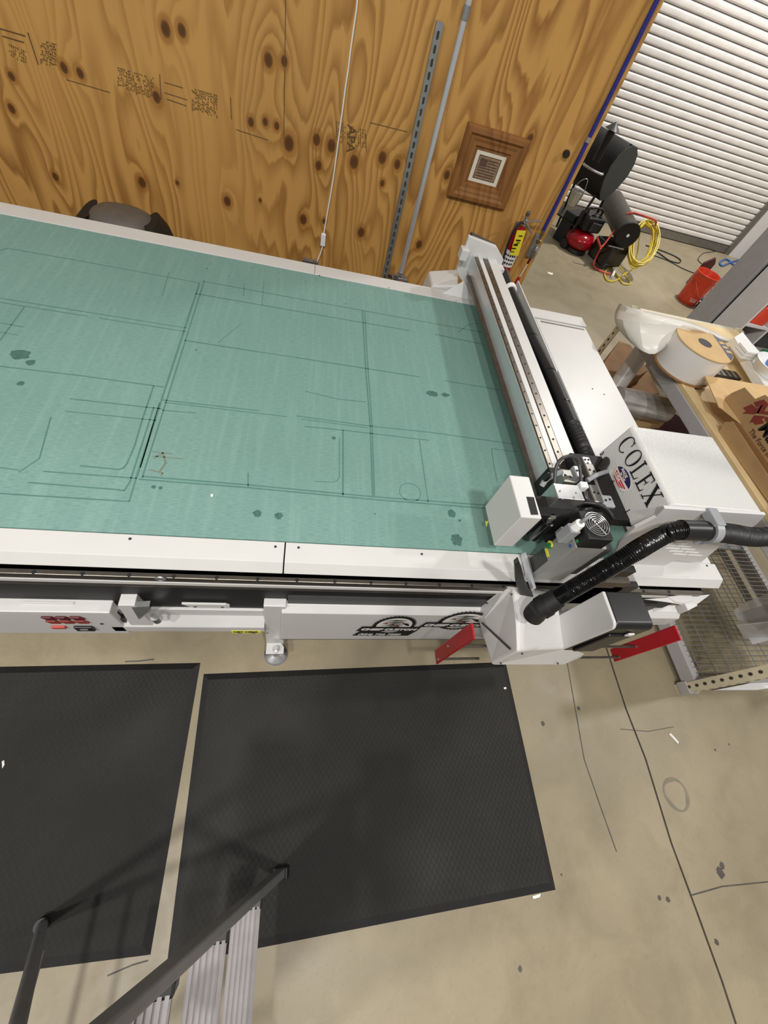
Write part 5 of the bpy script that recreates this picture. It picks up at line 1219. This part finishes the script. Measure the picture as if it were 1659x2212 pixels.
skin('trousers', [(-.19,-.64,1.78,.18,.15), (-.20,-.54,1.62,.108), (-.21,-.51,1.30,.078), (-.20,-.50,.95,.062), (-.20,-.74,1.62,.108), (-.20,-.76,1.30,.078), (-.20,-.75,.95,.062)], [(0,1),(1,2),(2,3),(0,4),(4,5),(5,6)], 'jeans')
skin('hair', [(-.17,-.60,2.46,.085,.06), (-.17,-.595,2.56,.098,.10), (-.17,-.585,2.63,.06,.07)], [(0,1),(1,2)], 'hair_brown')
for y in (-.50, -.75):
    m = MB(); m.sphere((-.235,y,.895), .05, 16, (2.4,.85,.85)); m.build('shoe', 'shoe_dark', pe, True)
hd = Vector((-.17,-.485,2.49))
MB().sphere(hd+Vector((0,.012,-.005)), .016, 10, (.8,1,1.4)).build('nose', 'skin', pe, True)
for sx in (-1, 1):
    MB().sphere((-.17+sx*.032,-.490,2.515), .012, 10).build('eye', 'white_plastic', pe, True); MB().sphere((-.17+sx*.088,-.575,2.50), .024, 10, (.4,.8,1.2)).build('ear', 'skin', pe, True)
MB().sphere((-.17,-.488,2.452), .02, 10, (1.2,.4,.35)).build('mouth', 'red_frame', pe, True)
ph_ = MB().box((-.062,-.142,2.02), (.022,-.132,2.16)).build('phone', 'black_gloss', bevel=.004); tag(ph_, 'dark phone held out by the person on the ladder', 'phone')
# ================================================================== CAMERA, LIGHT
cam = bpy.data.cameras.new('camera'); co = bpy.data.objects.new('camera', cam); C.objects.link(co)
cam.sensor_fit = 'HORIZONTAL'; cam.sensor_width = 36; cam.lens = F/1659*36; cam.clip_start = .05; cam.clip_end = 60
co.matrix_world = Matrix(((RM[0][0], -RM[1][0], -RM[2][0], 0), (RM[0][1], -RM[1][1], -RM[2][1], 0), (RM[0][2], -RM[1][2], -RM[2][2], HC), (0,0,0,1)))
bpy.context.scene.camera = co
W = bpy.data.worlds.new('world'); bpy.context.scene.world = W; W.use_nodes = True
W.node_tree.nodes['Background'].inputs[0].default_value = (1,.98,.95,1); W.node_tree.nodes['Background'].inputs[1].default_value = .25
def lamp(name, loc, size, power, tgt=None, col=(1,.975,.935)):
    l = bpy.data.lights.new(name, 'AREA'); l.shape = 'DISK'; l.size = size[0]; l.energy = power; l.color = col
    o = bpy.data.objects.new(name, l); C.objects.link(o); o.location = loc
    if tgt is not None: o.rotation_euler = (Vector(tgt)-Vector(loc)).to_track_quat('-Z','Y').to_euler()
lamp('ceiling_lamp', (.6, -1.2, 5.0), (.3, .3), 85)
lamp('ceiling_lamp', (-1.1, -1.6, 5.0), (.3, .3), 95)
lamp('ceiling_lamp', (-2.7, -1.4, 5.0), (.3, .3), 100)
lamp('ceiling_lamp', (5.0, .6, 5.0), (.3, .3), 90)
lamp('ceiling_lamp', (5.2, 5.5, 5.0), (.3, .3), 190)
vs = bpy.context.scene.view_settings; vs.view_transform = 'Standard'; vs.look = 'None'; vs.exposure = .18; vs.gamma = 1
